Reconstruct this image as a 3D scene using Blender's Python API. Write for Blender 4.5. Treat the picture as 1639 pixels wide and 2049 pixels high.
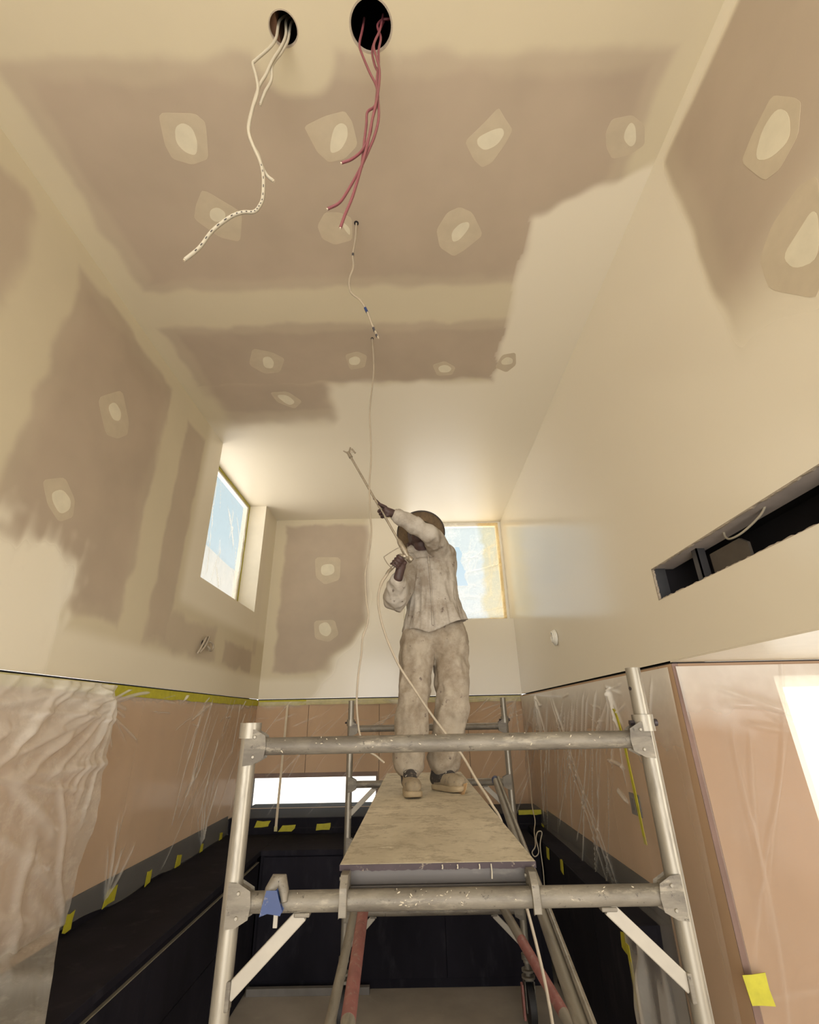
import bpy, bmesh, math, random
import numpy as np
from mathutils import Vector, Matrix, noise as mnoise

for o in list(bpy.data.objects): bpy.data.objects.remove(o)
S = bpy.context.scene
COL = S.collection
random.seed(7); RNG = np.random.default_rng(7)

# ------------------------------------------------------------------ camera
W, H, FPX = 1639, 2049, 930.16
EYE = 1.9
cd = bpy.data.cameras.new('camera'); cam = bpy.data.objects.new('camera', cd); COL.objects.link(cam)
cd.sensor_fit = 'HORIZONTAL'; cd.sensor_width = 36.0; cd.lens = FPX / W * 36.0
cd.clip_start = 0.02; cd.clip_end = 200
pit, yaw, rol = math.radians(23.878), math.radians(-0.216), math.radians(1.1447)
fw = Vector((0, math.cos(pit), math.sin(pit))); up = Vector((0, -math.sin(pit), math.cos(pit))); rt = Vector((1, 0, 0))
r2 = rt * math.cos(rol) - up * math.sin(rol); u2 = rt * math.sin(rol) + up * math.cos(rol)
Rz = Matrix.Rotation(-yaw, 3, 'Z')
r2, u2, f2 = Rz @ r2, Rz @ u2, Rz @ fw
cam.matrix_world = Matrix(((r2.x, u2.x, -f2.x, 0), (r2.y, u2.y, -f2.y, 0), (r2.z, u2.z, -f2.z, EYE), (0, 0, 0, 1)))
S.camera = cam

# ------------------------------------------------------------------ world, lights, exposure
world = bpy.data.worlds.new('sky'); S.world = world; world.use_nodes = True
wn = world.node_tree; wn.nodes.clear()
wo = wn.nodes.new('ShaderNodeOutputWorld'); wb = wn.nodes.new('ShaderNodeBackground')
wc = wn.nodes.new('ShaderNodeTexCoord'); ws = wn.nodes.new('ShaderNodeSeparateXYZ'); wr = wn.nodes.new('ShaderNodeValToRGB')
wn.links.new(wc.outputs['Generated'], ws.inputs[0]); wn.links.new(ws.outputs['Z'], wr.inputs[0])
wn.links.new(wr.outputs[0], wb.inputs[0]); wn.links.new(wb.outputs[0], wo.inputs[0])
wr.color_ramp.elements[0].position = 0.0; wr.color_ramp.elements[0].color = (2.2, 2.1, 1.95, 1)
wr.color_ramp.elements[1].position = 0.8; wr.color_ramp.elements[1].color = (0.42, 0.62, 0.74, 1)
e = wr.color_ramp.elements.new(0.10); e.color = (0.95, 1.0, 1.02, 1)
e = wr.color_ramp.elements.new(0.34); e.color = (0.62, 0.80, 0.88, 1)
wb.inputs[1].default_value = 1.0

def area(name, loc, target, sx, sy, watts, col=(1, 0.96, 0.9)):
    l = bpy.data.lights.new(name, 'AREA'); l.shape = 'RECTANGLE'; l.size = sx; l.size_y = sy; l.energy = watts; l.color = col
    o = bpy.data.objects.new(name, l); COL.objects.link(o); o.location = loc
    o.rotation_euler = (Vector(target) - Vector(loc)).to_track_quat('-Z', 'Y').to_euler()
    return o
# daylight through the glazed doors of the side room and the high windows; rear and floor lamps are added fill
area('daylight_side_room', (4.45, -0.9, 1.5), (-2, 3.2, 1.6), 2.2, 2.2, 185)
area('rear_fill', (-0.3, -4.5, 2.0), (-0.1, 4, 2.7), 4.0, 3.4, 190)  # unseen lamp added behind the camera to brighten the room
area('ceiling_fill', (0.2, -2.2, 0.06), (0.2, -1.6, 4.0), 3.0, 2.4, 145)  # unseen upward lamp added to brighten the ceiling
area('daylight_high_window', (0.6, 7.6, 5.9), (0.3, 4.5, 3.2), 1.6, 1.4, 70)
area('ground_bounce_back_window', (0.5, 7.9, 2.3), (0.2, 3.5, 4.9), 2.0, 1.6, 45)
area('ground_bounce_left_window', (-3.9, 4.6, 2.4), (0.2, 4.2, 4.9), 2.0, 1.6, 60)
S.view_settings.view_transform = 'Standard'; S.view_settings.look = 'None'
S.view_settings.gamma = 1.0; S.view_settings.use_curve_mapping = False
S.view_settings.exposure = 0.0

# ------------------------------------------------------------------ helpers
def srgb(r, g, b):
    f = lambda c: (c / 255 / 12.92) if c / 255 <= 0.04045 else ((c / 255 + 0.055) / 1.055) ** 2.4
    return (f(r), f(g), f(b), 1)
def lin(r, g, b): return (r, g, b, 1)

class Nodes:
    def __init__(s, name):
        s.m = bpy.data.materials.new(name); s.m.use_nodes = True; s.t = s.m.node_tree; s.t.nodes.clear()
        s.out = s.t.nodes.new('ShaderNodeOutputMaterial')
    def n(s, kind, **kw):
        nd = s.t.nodes.new('ShaderNode' + kind)
        for k, v in kw.items():
            if k in nd.inputs: nd.inputs[k].default_value = v
            else: setattr(nd, k, v)
        return nd
    def l(s, a, b): s.t.links.new(a, b)
    def coord(s, scale=(1, 1, 1), kind='Object'):
        c = s.n('TexCoord'); mp = s.n('Mapping'); mp.inputs['Scale'].default_value = scale
        s.l(c.outputs[kind], mp.inputs[0]); return mp.outputs[0]
    def noise(s, vec, scale, detail=4, rough=0.55):
        t = s.n('TexNoise'); t.inputs['Scale'].default_value = scale; t.inputs['Detail'].default_value = detail; t.inputs['Roughness'].default_value = rough
        s.l(vec, t.inputs['Vector']); return t.outputs['Fac']
    def ramp(s, fac, p0, p1, c0=(0, 0, 0, 1), c1=(1, 1, 1, 1)):
        r = s.n('ValToRGB'); r.color_ramp.elements[0].position = p0; r.color_ramp.elements[0].color = c0
        r.color_ramp.elements[1].position = p1; r.color_ramp.elements[1].color = c1
        s.l(fac, r.inputs[0]); return r.outputs[0]
    def mix(s, fac, a, b):
        m = s.n('Mix', data_type='RGBA')
        for sock, v in ((m.inputs[0], fac), (m.inputs[6], a), (m.inputs[7], b)):
            if hasattr(v, 'is_linked'): s.l(v, sock)
            else: sock.default_value = v
        return m.outputs[2]
    def math(s, op, a, b=0.0):
        m = s.n('Math', operation=op)
        for sock, v in ((m.inputs[0], a), (m.inputs[1], b)):
            if hasattr(v, 'is_linked'): s.l(v, sock)
            else: sock.default_value = v
        return m.outputs[0]
    def bump(s, h, strength, dist=0.01):
        b = s.n('Bump'); b.inputs['Strength'].default_value = strength; b.inputs['Distance'].default_value = dist
        s.l(h, b.inputs['Height']); return b.outputs[0]
    def pbr(s, color, rough=0.6, metal=0.0, normal=None, spec=0.5, **kw):
        p = s.n('BsdfPrincipled')
        for k, v in (('Base Color', color), ('Roughness', rough), ('Metallic', metal), ('Specular IOR Level', spec)) + tuple(kw.items()):
            if hasattr(v, 'is_linked'): s.l(v, p.inputs[k])
            else: p.inputs[k].default_value = v
        if normal is not None: s.l(normal, p.inputs['Normal'])
        return p
    def done(s, shader): s.l(shader, s.out.inputs[0]); return s.m

def simple(name, col, rough=0.6, metal=0.0, var=0.12, scale=9.0, bump=0.0, spec=0.5, dirt=None, dirtr=(0.55, 0.72), stretch=(1, 1, 1)):
    N = Nodes(name); v = N.coord(stretch); f = N.noise(v, scale)
    c = N.mix(N.ramp(f, 0.3, 0.7), tuple(x * (1 - var) for x in col[:3]) + (1,), tuple(min(1, x * (1 + var)) for x in col[:3]) + (1,))
    if dirt is not None:
        c = N.mix(N.ramp(N.noise(v, scale * 2.3, 6, 0.65), *dirtr), c, dirt)
    nb = N.bump(N.noise(v, scale * 6), bump) if bump else None
    return N.done(N.pbr(c, rough, metal, nb, spec).outputs[0])

# plaster: colour comes from masks of bare board, joint compound and sprayed paint
BOARD, COMP, PAINT = lin(.45, .362, .270), lin(.625, .545, .385), lin(.785, .715, .575)
def plaster(name, gloss=0.35, board=BOARD):
    N = Nodes(name); a = N.n('Attribute', attribute_name='mask'); s = N.n('SeparateColor'); N.l(a.outputs['Color'], s.inputs[0])
    v = N.coord(); f1 = N.noise(v, 2.2, 3); f2 = N.noise(v, 30, 3)
    b = N.mix(N.ramp(f1, 0.3, 0.7), tuple(x * .93 for x in board[:3]) + (1,), tuple(x * 1.05 for x in board[:3]) + (1,))
    c = N.mix(N.ramp(f1, 0.3, 0.75), tuple(x * .95 for x in COMP[:3]) + (1,), COMP)
    k = N.mix(s.outputs[0], b, c)
    k = N.mix(s.outputs[1], k, PAINT)
    rg = N.n('MapRange'); N.l(s.outputs[1], rg.inputs[0]); rg.inputs[3].default_value = 0.8; rg.inputs[4].default_value = gloss
    nb = N.bump(f2, 0.05, 0.004)
    return N.done(N.pbr(k, rg.outputs[0], 0, nb, 0.65).outputs[0])

def plastic(name, base=0.12, spray_top=None, tint=(0.93, 0.90, 0.83, 1), rough=0.13, cloud=0.1, fold=.26, trans=(0.97, 0.95, 0.92, 1), glow_and_stain=None):
    """clear polythene: see-through film with a glossy skin, misted by overspray where spray_top=(z_full, z_none)"""
    N = Nodes(name); v = N.coord()
    if glow_and_stain:      # amber sun glow painted into the film along one side, shaped by noise
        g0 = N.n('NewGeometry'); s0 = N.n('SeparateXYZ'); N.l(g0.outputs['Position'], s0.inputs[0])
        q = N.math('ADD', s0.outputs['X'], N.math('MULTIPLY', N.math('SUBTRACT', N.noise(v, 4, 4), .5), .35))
        mk = N.ramp(q, *glow_and_stain); tint = N.mix(mk, tint, lin(.97, .80, .48)); trans = N.mix(mk, trans, lin(.97, .86, .66))
    t = N.n('BsdfTransparent')
    if hasattr(trans, 'is_linked'): N.l(trans, t.inputs[0])
    else: t.inputs[0].default_value = trans
    p = N.pbr(tint, rough, 0, None, 0.6)
    tl = N.n('BsdfTranslucent')
    if hasattr(tint, 'is_linked'): N.l(tint, tl.inputs[0])
    else: tl.inputs[0].default_value = tint
    ms = N.n('MixShader'); ms.inputs[0].default_value = 0.3; N.l(p.outputs[0], ms.inputs[1]); N.l(tl.outputs[0], ms.inputs[2])
    fr = N.n('LayerWeight'); fr.inputs[0].default_value = 0.25
    fac = N.math('ADD', N.math('MULTIPLY', fr.outputs['Facing'], 0.22), base)
    fac = N.math('ADD', fac, N.math('MULTIPLY', N.ramp(N.noise(v, 5, 6, 0.7), 0.5, 0.75), cloud))
    fa = N.n('Attribute', attribute_name='fold'); fac = N.math('ADD', fac, N.math('MULTIPLY', fa.outputs['Fac'], fold))  # whitens creases as painted highlights; doubled film is denser too
    if spray_top:
        g = N.n('NewGeometry'); sx = N.n('SeparateXYZ'); N.l(g.outputs['Position'], sx.inputs[0])
        z = N.math('ADD', sx.outputs['Z'], N.math('MULTIPLY', N.math('SUBTRACT', N.noise(v, 2.5, 4), 0.5), 0.25))
        mr = N.n('MapRange'); N.l(z, mr.inputs[0]); mr.inputs[1].default_value = spray_top[1]; mr.inputs[2].default_value = spray_top[0]
        mr.inputs[3].default_value = 0; mr.inputs[4].default_value = spray_top[2]
        fac = N.math('ADD', fac, mr.outputs[0])
    fac = N.math('MINIMUM', fac, 1.0)
    mx = N.n('MixShader'); N.l(fac, mx.inputs[0]); N.l(t.outputs[0], mx.inputs[1]); N.l(ms.outputs[0], mx.inputs[2])
    return N.done(mx.outputs[0])

M = {}
M['ceiling'] = plaster('plaster_ceiling', 0.38)
M['wall'] = plaster('plaster_wall', 0.17)
M['paint'] = simple('paint_cream', PAINT, 0.35, var=0.03)
M['patch'] = simple('compound_thin', lin(.535, .45, .325), 0.8, var=0.05, scale=14)
M['dab'] = simple('compound_thick', lin(.70, .635, .48), 0.75, var=0.05, scale=14)
M['timber'] = simple('raw_board', lin(.51, .345, .215), 0.7, var=0.08, scale=3, stretch=(1, 1, .25))
M['timber_shaded'] = simple('raw_board_shaded', lin(.30, .192, .118), 0.7, var=0.08, scale=3, stretch=(1, 1, .25))  # raw board darkened in colour for the dimmer light on the return wall
M['strip'] = simple('brown_edge', lin(.17, .105, .085), 0.7)
M['black'] = simple('black_cover', lin(.013, .0118, .0165), 0.8, var=0.3, scale=3, dirt=lin(.030, .028, .034), dirtr=(.56, .82), spec=.10, stretch=(1, 1, .35))
M['dustline'] = simple('dusty_edge', lin(.22, .19, .14), 0.8)
M['concrete'] = simple('concrete_floor', lin(.37, .325, .275), 0.8, var=0.15, scale=2.5, bump=0.1, dirt=lin(.45, .40, .33), dirtr=(.6, .8))
M['gap'] = simple('shadow_gap', lin(.02, .017, .015), 0.9)
M['void'] = simple('cavity_dark', lin(.012, .010, .013), 0.9)
M['joist'] = simple('joist', lin(.17, .085, .045), 0.8, stretch=(1, 6, 1))
M['steel_stud'] = simple('steel_stud', lin(.10, .10, .108), 0.45, 0.6)
M['batten'] = simple('batten_grey', lin(.16, .145, .13), 0.7)
M['gypsum'] = simple('gypsum_edge', lin(.42, .35, .27), 0.9, bump=0.4, scale=30)
M['greyboard'] = simple('grey_lining', lin(.52, .46, .42), 0.8)
M['offcut'] = simple('board_offcut', lin(.12, .10, .08), 0.8)
M['pvc'] = simple('window_frame_white', lin(.80, .77, .68), 0.4, var=0.03)
M['tape'] = simple('tape_yellow_green', lin(.44, .40, .022), 0.6, var=0.12, scale=25)
M['tape_pale'] = simple('tape_overspray', lin(.55, .50, .26), 0.7, var=0.15, scale=12)
M['tape_orange'] = simple('tape_amber', lin(.55, .36, .02), 0.5)
def alloy(name, base, dark, light, stretch):
    N = Nodes(name); v = N.coord(stretch)
    c = N.mix(N.ramp(N.noise(v, 9, 6, .7), 0.42, 0.62), base, dark)
    c = N.mix(N.ramp(N.noise(v, 26, 5, .7), 0.56, 0.70), c, light)
    c = N.mix(N.ramp(N.noise(N.coord((1, 1, 1)), 40, 5, .75), 0.60, 0.68), c, tuple(x * .55 for x in dark[:3]) + (1,))
    return N.done(N.pbr(c, 0.52, 0.15, N.bump(N.noise(v, 50), .15, .002), .4).outputs[0])
M['alu'] = alloy('scaffold_alloy', lin(.205, .18, .142), lin(.115, .098, .078), lin(.30, .265, .205), (.35, 1, 1.3))
M['alu_dark'] = simple('beam_alloy', lin(.085, .074, .068), 0.5, 0.2, scale=8, dirt=lin(.15, .13, .11), stretch=(.3, 1, 1))
M['alu_brace'] = simple('brace_alloy', lin(.27, .24, .19), 0.5, 0.15, var=0.15, scale=12, dirt=lin(.16, .14, .11), dirtr=(.5, .75), stretch=(1, .2, 1))
M['alu_bright'] = simple('post_alloy', lin(.29, .262, .212), 0.38, 0.45, var=0.12, scale=14, dirt=lin(.15, .132, .105), dirtr=(.52, .75), stretch=(1, 1, .15))
M['alu_bar'] = simple('gusset_alloy', lin(.36, .325, .27), 0.5, 0.1, var=0.07, scale=14)
M['red'] = simple('red_paint_worn', lin(.30, .12, .105), 0.5, var=0.2, scale=20, dirt=lin(.36, .25, .2), dirtr=(.55, .7))
M['blue'] = simple('blue_plastic', lin(.018, .04, .135), 0.4, var=0.1, dirt=lin(.2, .19, .18), dirtr=(.58, .68), scale=22)
M['bolt'] = simple('dark_bolt', lin(.06, .05, .055), 0.4, 0.6)
M['rubber'] = simple('rubber', lin(.02, .019, .02), 0.6)
M['splat'] = simple('paint_splash', lin(.47, .41, .31), 0.6)
M['white_cable'] = simple('cable_white', lin(.43, .385, .30), 0.4, var=0.04)
M['grey_cable'] = simple('cable_grey', lin(.36, .30, .22), 0.5, var=0.1)
M['pink_cable'] = simple('cable_pink', lin(.18, .048, .058), 0.45, var=0.08)
M['ink'] = simple('cable_print', lin(.05, .045, .05), 0.6)
M['rope'] = simple('cord_pale', lin(.55, .47, .35), 0.7)
M['hose'] = simple('hose_grey', lin(.40, .335, .25), 0.55, var=0.1, scale=20)
M['gunmetal'] = simple('gun_metal', lin(.33, .28, .21), 0.45, 0.5, scale=30, dirt=lin(.5, .43, .32))
M['skin'] = simple('skin', lin(.058, .030, .026), 0.55, var=0.12, scale=25, bump=0.15)
M['hair'] = simple('hair', lin(.02, .015, .013), 0.8)
M['hat'] = simple('straw_hat', lin(.15, .098, .05), 0.75, var=0.25, scale=22, bump=0.3, dirt=lin(.09, .055, .03))
M['hat_rim'] = simple('hat_binding', lin(.04, .03, .025), 0.7)
M['shoe'] = simple('dusty_shoe', lin(.31, .25, .17), 0.8, var=0.15, scale=25, dirt=lin(.12, .10, .085))
M['shoe_dark'] = simple('shoe_black', lin(.045, .04, .04), 0.6, scale=25, dirt=lin(.2, .17, .13), dirtr=(.55, .75))
M['sole'] = simple('shoe_sole', lin(.42, .33, .21), 0.8, var=0.1, scale=20)
M['lace'] = simple('lace', lin(.30, .27, .22), 0.8)
M['dark_plastic'] = simple('outlet_dark', lin(.07, .065, .07), 0.4)
M['paper'] = simple('paper_scrap', lin(.52, .35, .19), 0.8)

def suit_material(name, base, glow_and_stain=0.55):
    N = Nodes(name); v = N.coord()
    f = N.noise(v, 4.5, 7, 0.72); c = N.mix(N.ramp(f, 0.44, 0.64), base, (base[0] * .60, base[1] * .55, base[2] * .50, 1))
    f3 = N.noise(v, 22, 3, 0.6); c = N.mix(N.ramp(f3, 0.65, 0.72), c, lin(.20, .155, .125))
    nb = N.bump(N.noise(N.coord((1, 1, .35)), 22, 3), 0.25, 0.01)
    p = N.pbr(c, 0.75, 0, nb, 0.3)
    t = N.n('BsdfTranslucent'); N.l(c, t.inputs[0])
    m = N.n('MixShader'); m.inputs[0].default_value = 0.22; N.l(p.outputs[0], m.inputs[1]); N.l(t.outputs[0], m.inputs[2])
    return N.done(m.outputs[0])
M['jacket'] = suit_material('suit_jacket', lin(.56, .505, .43))
M['trousers'] = suit_material('suit_trousers', lin(.47, .40, .31))

def deck_material():
    N = Nodes('deck_ply'); v = N.coord((1, .55, 1))
    v2 = N.coord((.9, 1.1, 1))
    c = N.mix(N.ramp(N.noise(v, 3.0, 5, .7), 0.35, 0.65), lin(.50, .44, .335), lin(.68, .61, .485))
    c = N.mix(N.ramp(N.noise(v2, 8, 9, .8), 0.50, 0.62), c, lin(.34, .285, .21))
    c = N.mix(N.ramp(N.noise(v2, 8, 5, .7), 0.60, 0.70), c, lin(.66, .60, .48))
    return N.done(N.pbr(c, 0.8, 0, N.bump(N.noise(v2, 30), .25, .003), 0.3).outputs[0])
M['deck'] = deck_material()
M['deck_edge'] = simple('deck_edge', lin(.05, .035, .04), 0.8, dirt=lin(.3, .25, .18), dirtr=(.6, .7), scale=16)
M['film_left'] = plastic('film_left', 0.10, (2.13, 1.98, .35), cloud=.05)
M['film_near'] = plastic('film_near', 0.30, (2.13, 1.8, .25), cloud=.22, rough=.16, fold=.12)
M['film_back'] = plastic('film_back', 0.05, (2.13, 2.04, .45), cloud=.03)
M['film_right'] = plastic('film_right', 0.10, (2.10, 1.72, .85), cloud=.06)
M['film_return'] = plastic('film_return', 0.05, (2.10, 1.80, .55), cloud=.03, fold=.08)
M['film_window'] = plastic('film_window', 0.30, None, (1, .98, .93, 1), .25, cloud=.28, glow_and_stain=(.92, 1.0), fold=.14)
M['film_clear'] = plastic('film_clear', 0.05, None, (1, .98, .93, 1), .1, cloud=.10)
M['film_milky'] = plastic('film_milky', 0.45, None, (1, .96, .9, 1), .3, cloud=.1)

def tag(o, label=None, cat=None, group=None, kind=None):
    if label: o['label'] = label
    if cat: o['category'] = cat
    if group: o['group'] = group
    if kind: o['kind'] = kind
    return o
def link_mesh(name, verts, faces, mat, parent=None, smooth=False):
    me = bpy.data.meshes.new(name); me.from_pydata([tuple(v) for v in verts], [], [tuple(f) for f in faces]); me.update()
    me.materials.append(M[mat] if isinstance(mat, str) else mat)
    if smooth: me.polygons.foreach_set('use_smooth', [True] * len(me.polygons))
    o = bpy.data.objects.new(name, me); COL.objects.link(o)
    if parent is not None:
        o.parent = parent
        o.matrix_parent_inverse = Matrix.Translation(-parent.location) if parent.type == 'EMPTY' else Matrix()
    return o
def empty(name, loc=(0, 0, 0)):
    o = bpy.data.objects.new(name, None); COL.objects.link(o); o.location = loc; o.empty_display_size = .1; return o

class MB:
    def __init__(s): s.v = []; s.f = []
    def add(s, v, f): b = len(s.v); s.v += [tuple(x) for x in v]; s.f += [tuple(i + b for i in q) for q in f]; return s
    def box(s, x0, x1, y0, y1, z0, z1):
        return s.add([(x, y, z) for x in (x0, x1) for y in (y0, y1) for z in (z0, z1)],
                     [(0, 1, 3, 2), (4, 6, 7, 5), (0, 4, 5, 1), (2, 3, 7, 6), (0, 2, 6, 4), (1, 5, 7, 3)])
    def obox(s, c, ax, ay, az):
        c = Vector(c); ax, ay, az = Vector(ax), Vector(ay), Vector(az)
        return s.add([c + i * ax + j * ay + k * az for i in (-1, 1) for j in (-1, 1) for k in (-1, 1)],
                     [(0, 1, 3, 2), (4, 6, 7, 5), (0, 4, 5, 1), (2, 3, 7, 6), (0, 2, 6, 4), (1, 5, 7, 3)])
    def tube(s, pts, r, n=12, cap=True):
        pts = [Vector(p) for p in pts]; rr = r if isinstance(r, (list, tuple)) else [r] * len(pts)
        t0 = (pts[1] - pts[0]).normalized(); a = Vector((0, 0, 1)) if abs(t0.z) < .9 else Vector((1, 0, 0))
        nrm = t0.cross(a).normalized(); V = []; F = []
        for i, p in enumerate(pts):
            t = (pts[min(i + 1, len(pts) - 1)] - pts[max(i - 1, 0)]).normalized()
            nrm = (nrm - t * nrm.dot(t)).normalized(); b = t.cross(nrm)
            V += [p + rr[i] * (math.cos(2 * math.pi * k / n) * nrm + math.sin(2 * math.pi * k / n) * b) for k in range(n)]
        for i in range(len(pts) - 1):
            for k in range(n): F.append((i * n + k, i * n + (k + 1) % n, (i + 1) * n + (k + 1) % n, (i + 1) * n + k))
        if cap: F.append(tuple(range(n - 1, -1, -1))); F.append(tuple((len(pts) - 1) * n + k for k in range(n)))
        return s.add(V, F)
    def ring(s, c, axis, r0, r1, h, n=20):     # washer / sleeve
        axis = Vector(axis).normalized(); a = Vector((0, 0, 1)) if abs(axis.z) < .9 else Vector((1, 0, 0))
        u = axis.cross(a).normalized(); w = axis.cross(u); c = Vector(c); V = []; F = []
        for (r, d) in ((r0, -h / 2), (r1, -h / 2), (r1, h / 2), (r0, h / 2)):
            V += [c + axis * d + r * (math.cos(2 * math.pi * k / n) * u + math.sin(2 * math.pi * k / n) * w) for k in range(n)]
        for i in range(4):
            for k in range(n): F.append((i * n + k, i * n + (k + 1) % n, ((i + 1) % 4) * n + (k + 1) % n, ((i + 1) % 4) * n + k))
        return s.add(V, F)
    def prism(s, poly, base, ea, eb, n, t):    # polygon in plane (ea,eb) at base, thickness t along n
        base, ea, eb, n = Vector(base), Vector(ea), Vector(eb), Vector(n); k = len(poly)
        V = [base + a * ea + b * eb for a, b in poly] + [base + a * ea + b * eb + n * t for a, b in poly]
        F = [tuple(range(k)), tuple(range(2 * k - 1, k - 1, -1))] + [(i, (i + 1) % k, k + (i + 1) % k, k + i) for i in range(k)]
        return s.add(V, F)
    def build(s, name, mat, parent=None, smooth=False, bevel=0):
        o = link_mesh(name, s.v, s.f, mat, parent, False)
        if smooth: auto_smooth(o.data)
        if bevel:
            b = o.modifiers.new('bevel', 'BEVEL'); b.width = bevel; b.segments = 2; b.limit_method = 'ANGLE'
        return o
def auto_smooth(me, ang=0.7):
    bm = bmesh.new(); bm.from_mesh(me); bmesh.ops.recalc_face_normals(bm, faces=bm.faces)
    for f in bm.faces: f.smooth = True
    for ed in bm.edges:
        if len(ed.link_faces) == 2 and ed.calc_face_angle(0) > ang: ed.smooth = False
    bm.to_mesh(me); bm.free()

def spline(pts, sub=6):
    P = [np.array(p, float) for p in pts]; P = [2 * P[0] - P[1]] + P + [2 * P[-1] - P[-2]]; out = []
    for i in range(1, len(P) - 2):
        for k in range(sub):
            t = k / sub; a, b, c, d = P[i - 1:i + 3]
            out.append(.5 * (2 * b + (c - a) * t + (2 * a - 5 * b + 4 * c - d) * t * t + (3 * b - a - 3 * c + d) * t ** 3))
    out.append(P[-2]); return [tuple(map(float, p)) for p in out]

# smooth random field for masks (value noise on a lattice)
def vnoise(x, y, seed=0, scale=1.0):
    x = np.asarray(x) * scale + 100; y = np.asarray(y) * scale + 100
    xi = np.floor(x).astype(int); yi = np.floor(y).astype(int); fx = x - xi; fy = y - yi
    fx = fx * fx * (3 - 2 * fx); fy = fy * fy * (3 - 2 * fy)
    def h(a, b):
        n = (a * 374761393 + b * 668265263 + seed * 974711) & 0x7fffffff
        n = ((n ^ (n >> 13)) * 1274126177) & 0x7fffffff
        return (n ^ (n >> 16)) % 10007 / 10007.0
    return (h(xi, yi) * (1 - fx) + h(xi + 1, yi) * fx) * (1 - fy) + (h(xi, yi + 1) * (1 - fx) + h(xi + 1, yi + 1) * fx) * fy - .5
def sst(e0, e1, x): t = np.clip((x - e0) / (e1 - e0), 0, 1); return t * t * (3 - 2 * t)
def sbox(x, y, x0, x1, y0, y1, s=.03, wob=.03, seed=0):
    x = x + wob * vnoise(x, y, seed, 7) + wob * .22 * vnoise(x, y, seed + 5, 25); y = y + wob * vnoise(x, y, seed + 9, 7) + wob * .22 * vnoise(x, y, seed + 4, 25)
    d = np.maximum(np.maximum(x0 - x, x - x1), np.maximum(y0 - y, y - y1)); return 1 - sst(-s, s, d)

def cuts(breaks, step):
    out = [breaks[0]]
    for a, b in zip(breaks[:-1], breaks[1:]):
        n = max(1, int(round((b - a) / step))); out += list(np.linspace(a, b, n + 1)[1:])
    return np.array(out)
def grid_surface(name, A, B, place, holes, mask, mat, flip=False, rings=()):
    """dense plane with rectangular openings; rings = (ca, cb, r, half) round holes; mask(a,b)->(comp,paint)"""
    na, nb = len(A), len(B); AA, BB = np.meshgrid(A, B, indexing='ij')
    keep = np.ones((na - 1, nb - 1), bool); ca = (A[:-1] + A[1:]) / 2; cb = (B[:-1] + B[1:]) / 2
    for a0, a1, b0, b1 in holes: keep &= ~((ca[:, None] > a0) & (ca[:, None] < a1) & (cb[None] > b0) & (cb[None] < b1))
    extra = []
    for (pa, pb, r, hs) in rings:
        ia = np.where((ca > pa - hs) & (ca < pa + hs))[0]; ib = np.where((cb > pb - hs) & (cb < pb + hs))[0]
        keep[ia[0]:ia[-1] + 1, ib[0]:ib[-1] + 1] = False
        i0, i1, j0, j1 = ia[0], ia[-1] + 1, ib[0], ib[-1] + 1
        loop = [(i, j0) for i in range(i0, i1)] + [(i1, j) for j in range(j0, j1)] + [(i, j1) for i in range(i1, i0, -1)] + [(i0, j) for j in range(j1, j0, -1)]
        extra.append((loop, pa, pb, r))
    idx = np.arange(na * nb).reshape(na, nb); ii, jj = np.where(keep)
    quads = np.stack([idx[ii, jj], idx[ii + 1, jj], idx[ii + 1, jj + 1], idx[ii, jj + 1]], 1).tolist()
    ab = np.stack([AA.ravel(), BB.ravel()], 1); add = []
    for loop, pa, pb, r in extra:
        prev = [int(idx[i, j]) for i, j in loop]; pp = [(A[i], B[j]) for i, j in loop]; n = len(loop)
        for t in (.5, 1.0):
            cur = []
            for (x, y) in pp:
                d = math.hypot(x - pa, y - pb); rad = 1 + .03 * math.sin(9 * math.atan2(y - pb, x - pa))
                cx, cy = pa + (x - pa) / d * r * rad, pb + (y - pb) / d * r * rad
                cur.append(na * nb + len(add)); add.append((x + (cx - x) * t, y + (cy - y) * t))
            quads += [[prev[k], prev[(k + 1) % n], cur[(k + 1) % n], cur[k]] for k in range(n)]; prev = cur
    if add: ab = np.concatenate([ab, np.array(add)])
    used = np.unique(np.array(quads).ravel()); remap = -np.ones(len(ab), int); remap[used] = np.arange(len(used)); ab = ab[used]
    quads = remap[np.array(quads)]
    if flip: quads = quads[:, ::-1]
    co = place(ab[:, 0], ab[:, 1]).astype(np.float32)
    me = bpy.data.meshes.new(name); me.vertices.add(len(co)); me.vertices.foreach_set('co', co.ravel())
    nq = len(quads); me.loops.add(nq * 4); me.loops.foreach_set('vertex_index', np.ascontiguousarray(quads).ravel().astype(np.int32))
    me.polygons.add(nq); me.polygons.foreach_set('loop_start', np.arange(0, nq * 4, 4, dtype=np.int32))
    me.update(calc_edges=True)
    if mask is not None:
        c, p = mask(ab[:, 0], ab[:, 1]); at = me.attributes.new('mask', 'FLOAT_COLOR', 'POINT')
        at.data.foreach_set('color', np.stack([c, p, 0 * c, 0 * c + 1], 1).astype(np.float32).ravel())
    me.materials.append(M[mat]); o = bpy.data.objects.new(name, me); COL.objects.link(o); return o
def struct(o): o['kind'] = 'structure'; return o

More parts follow.
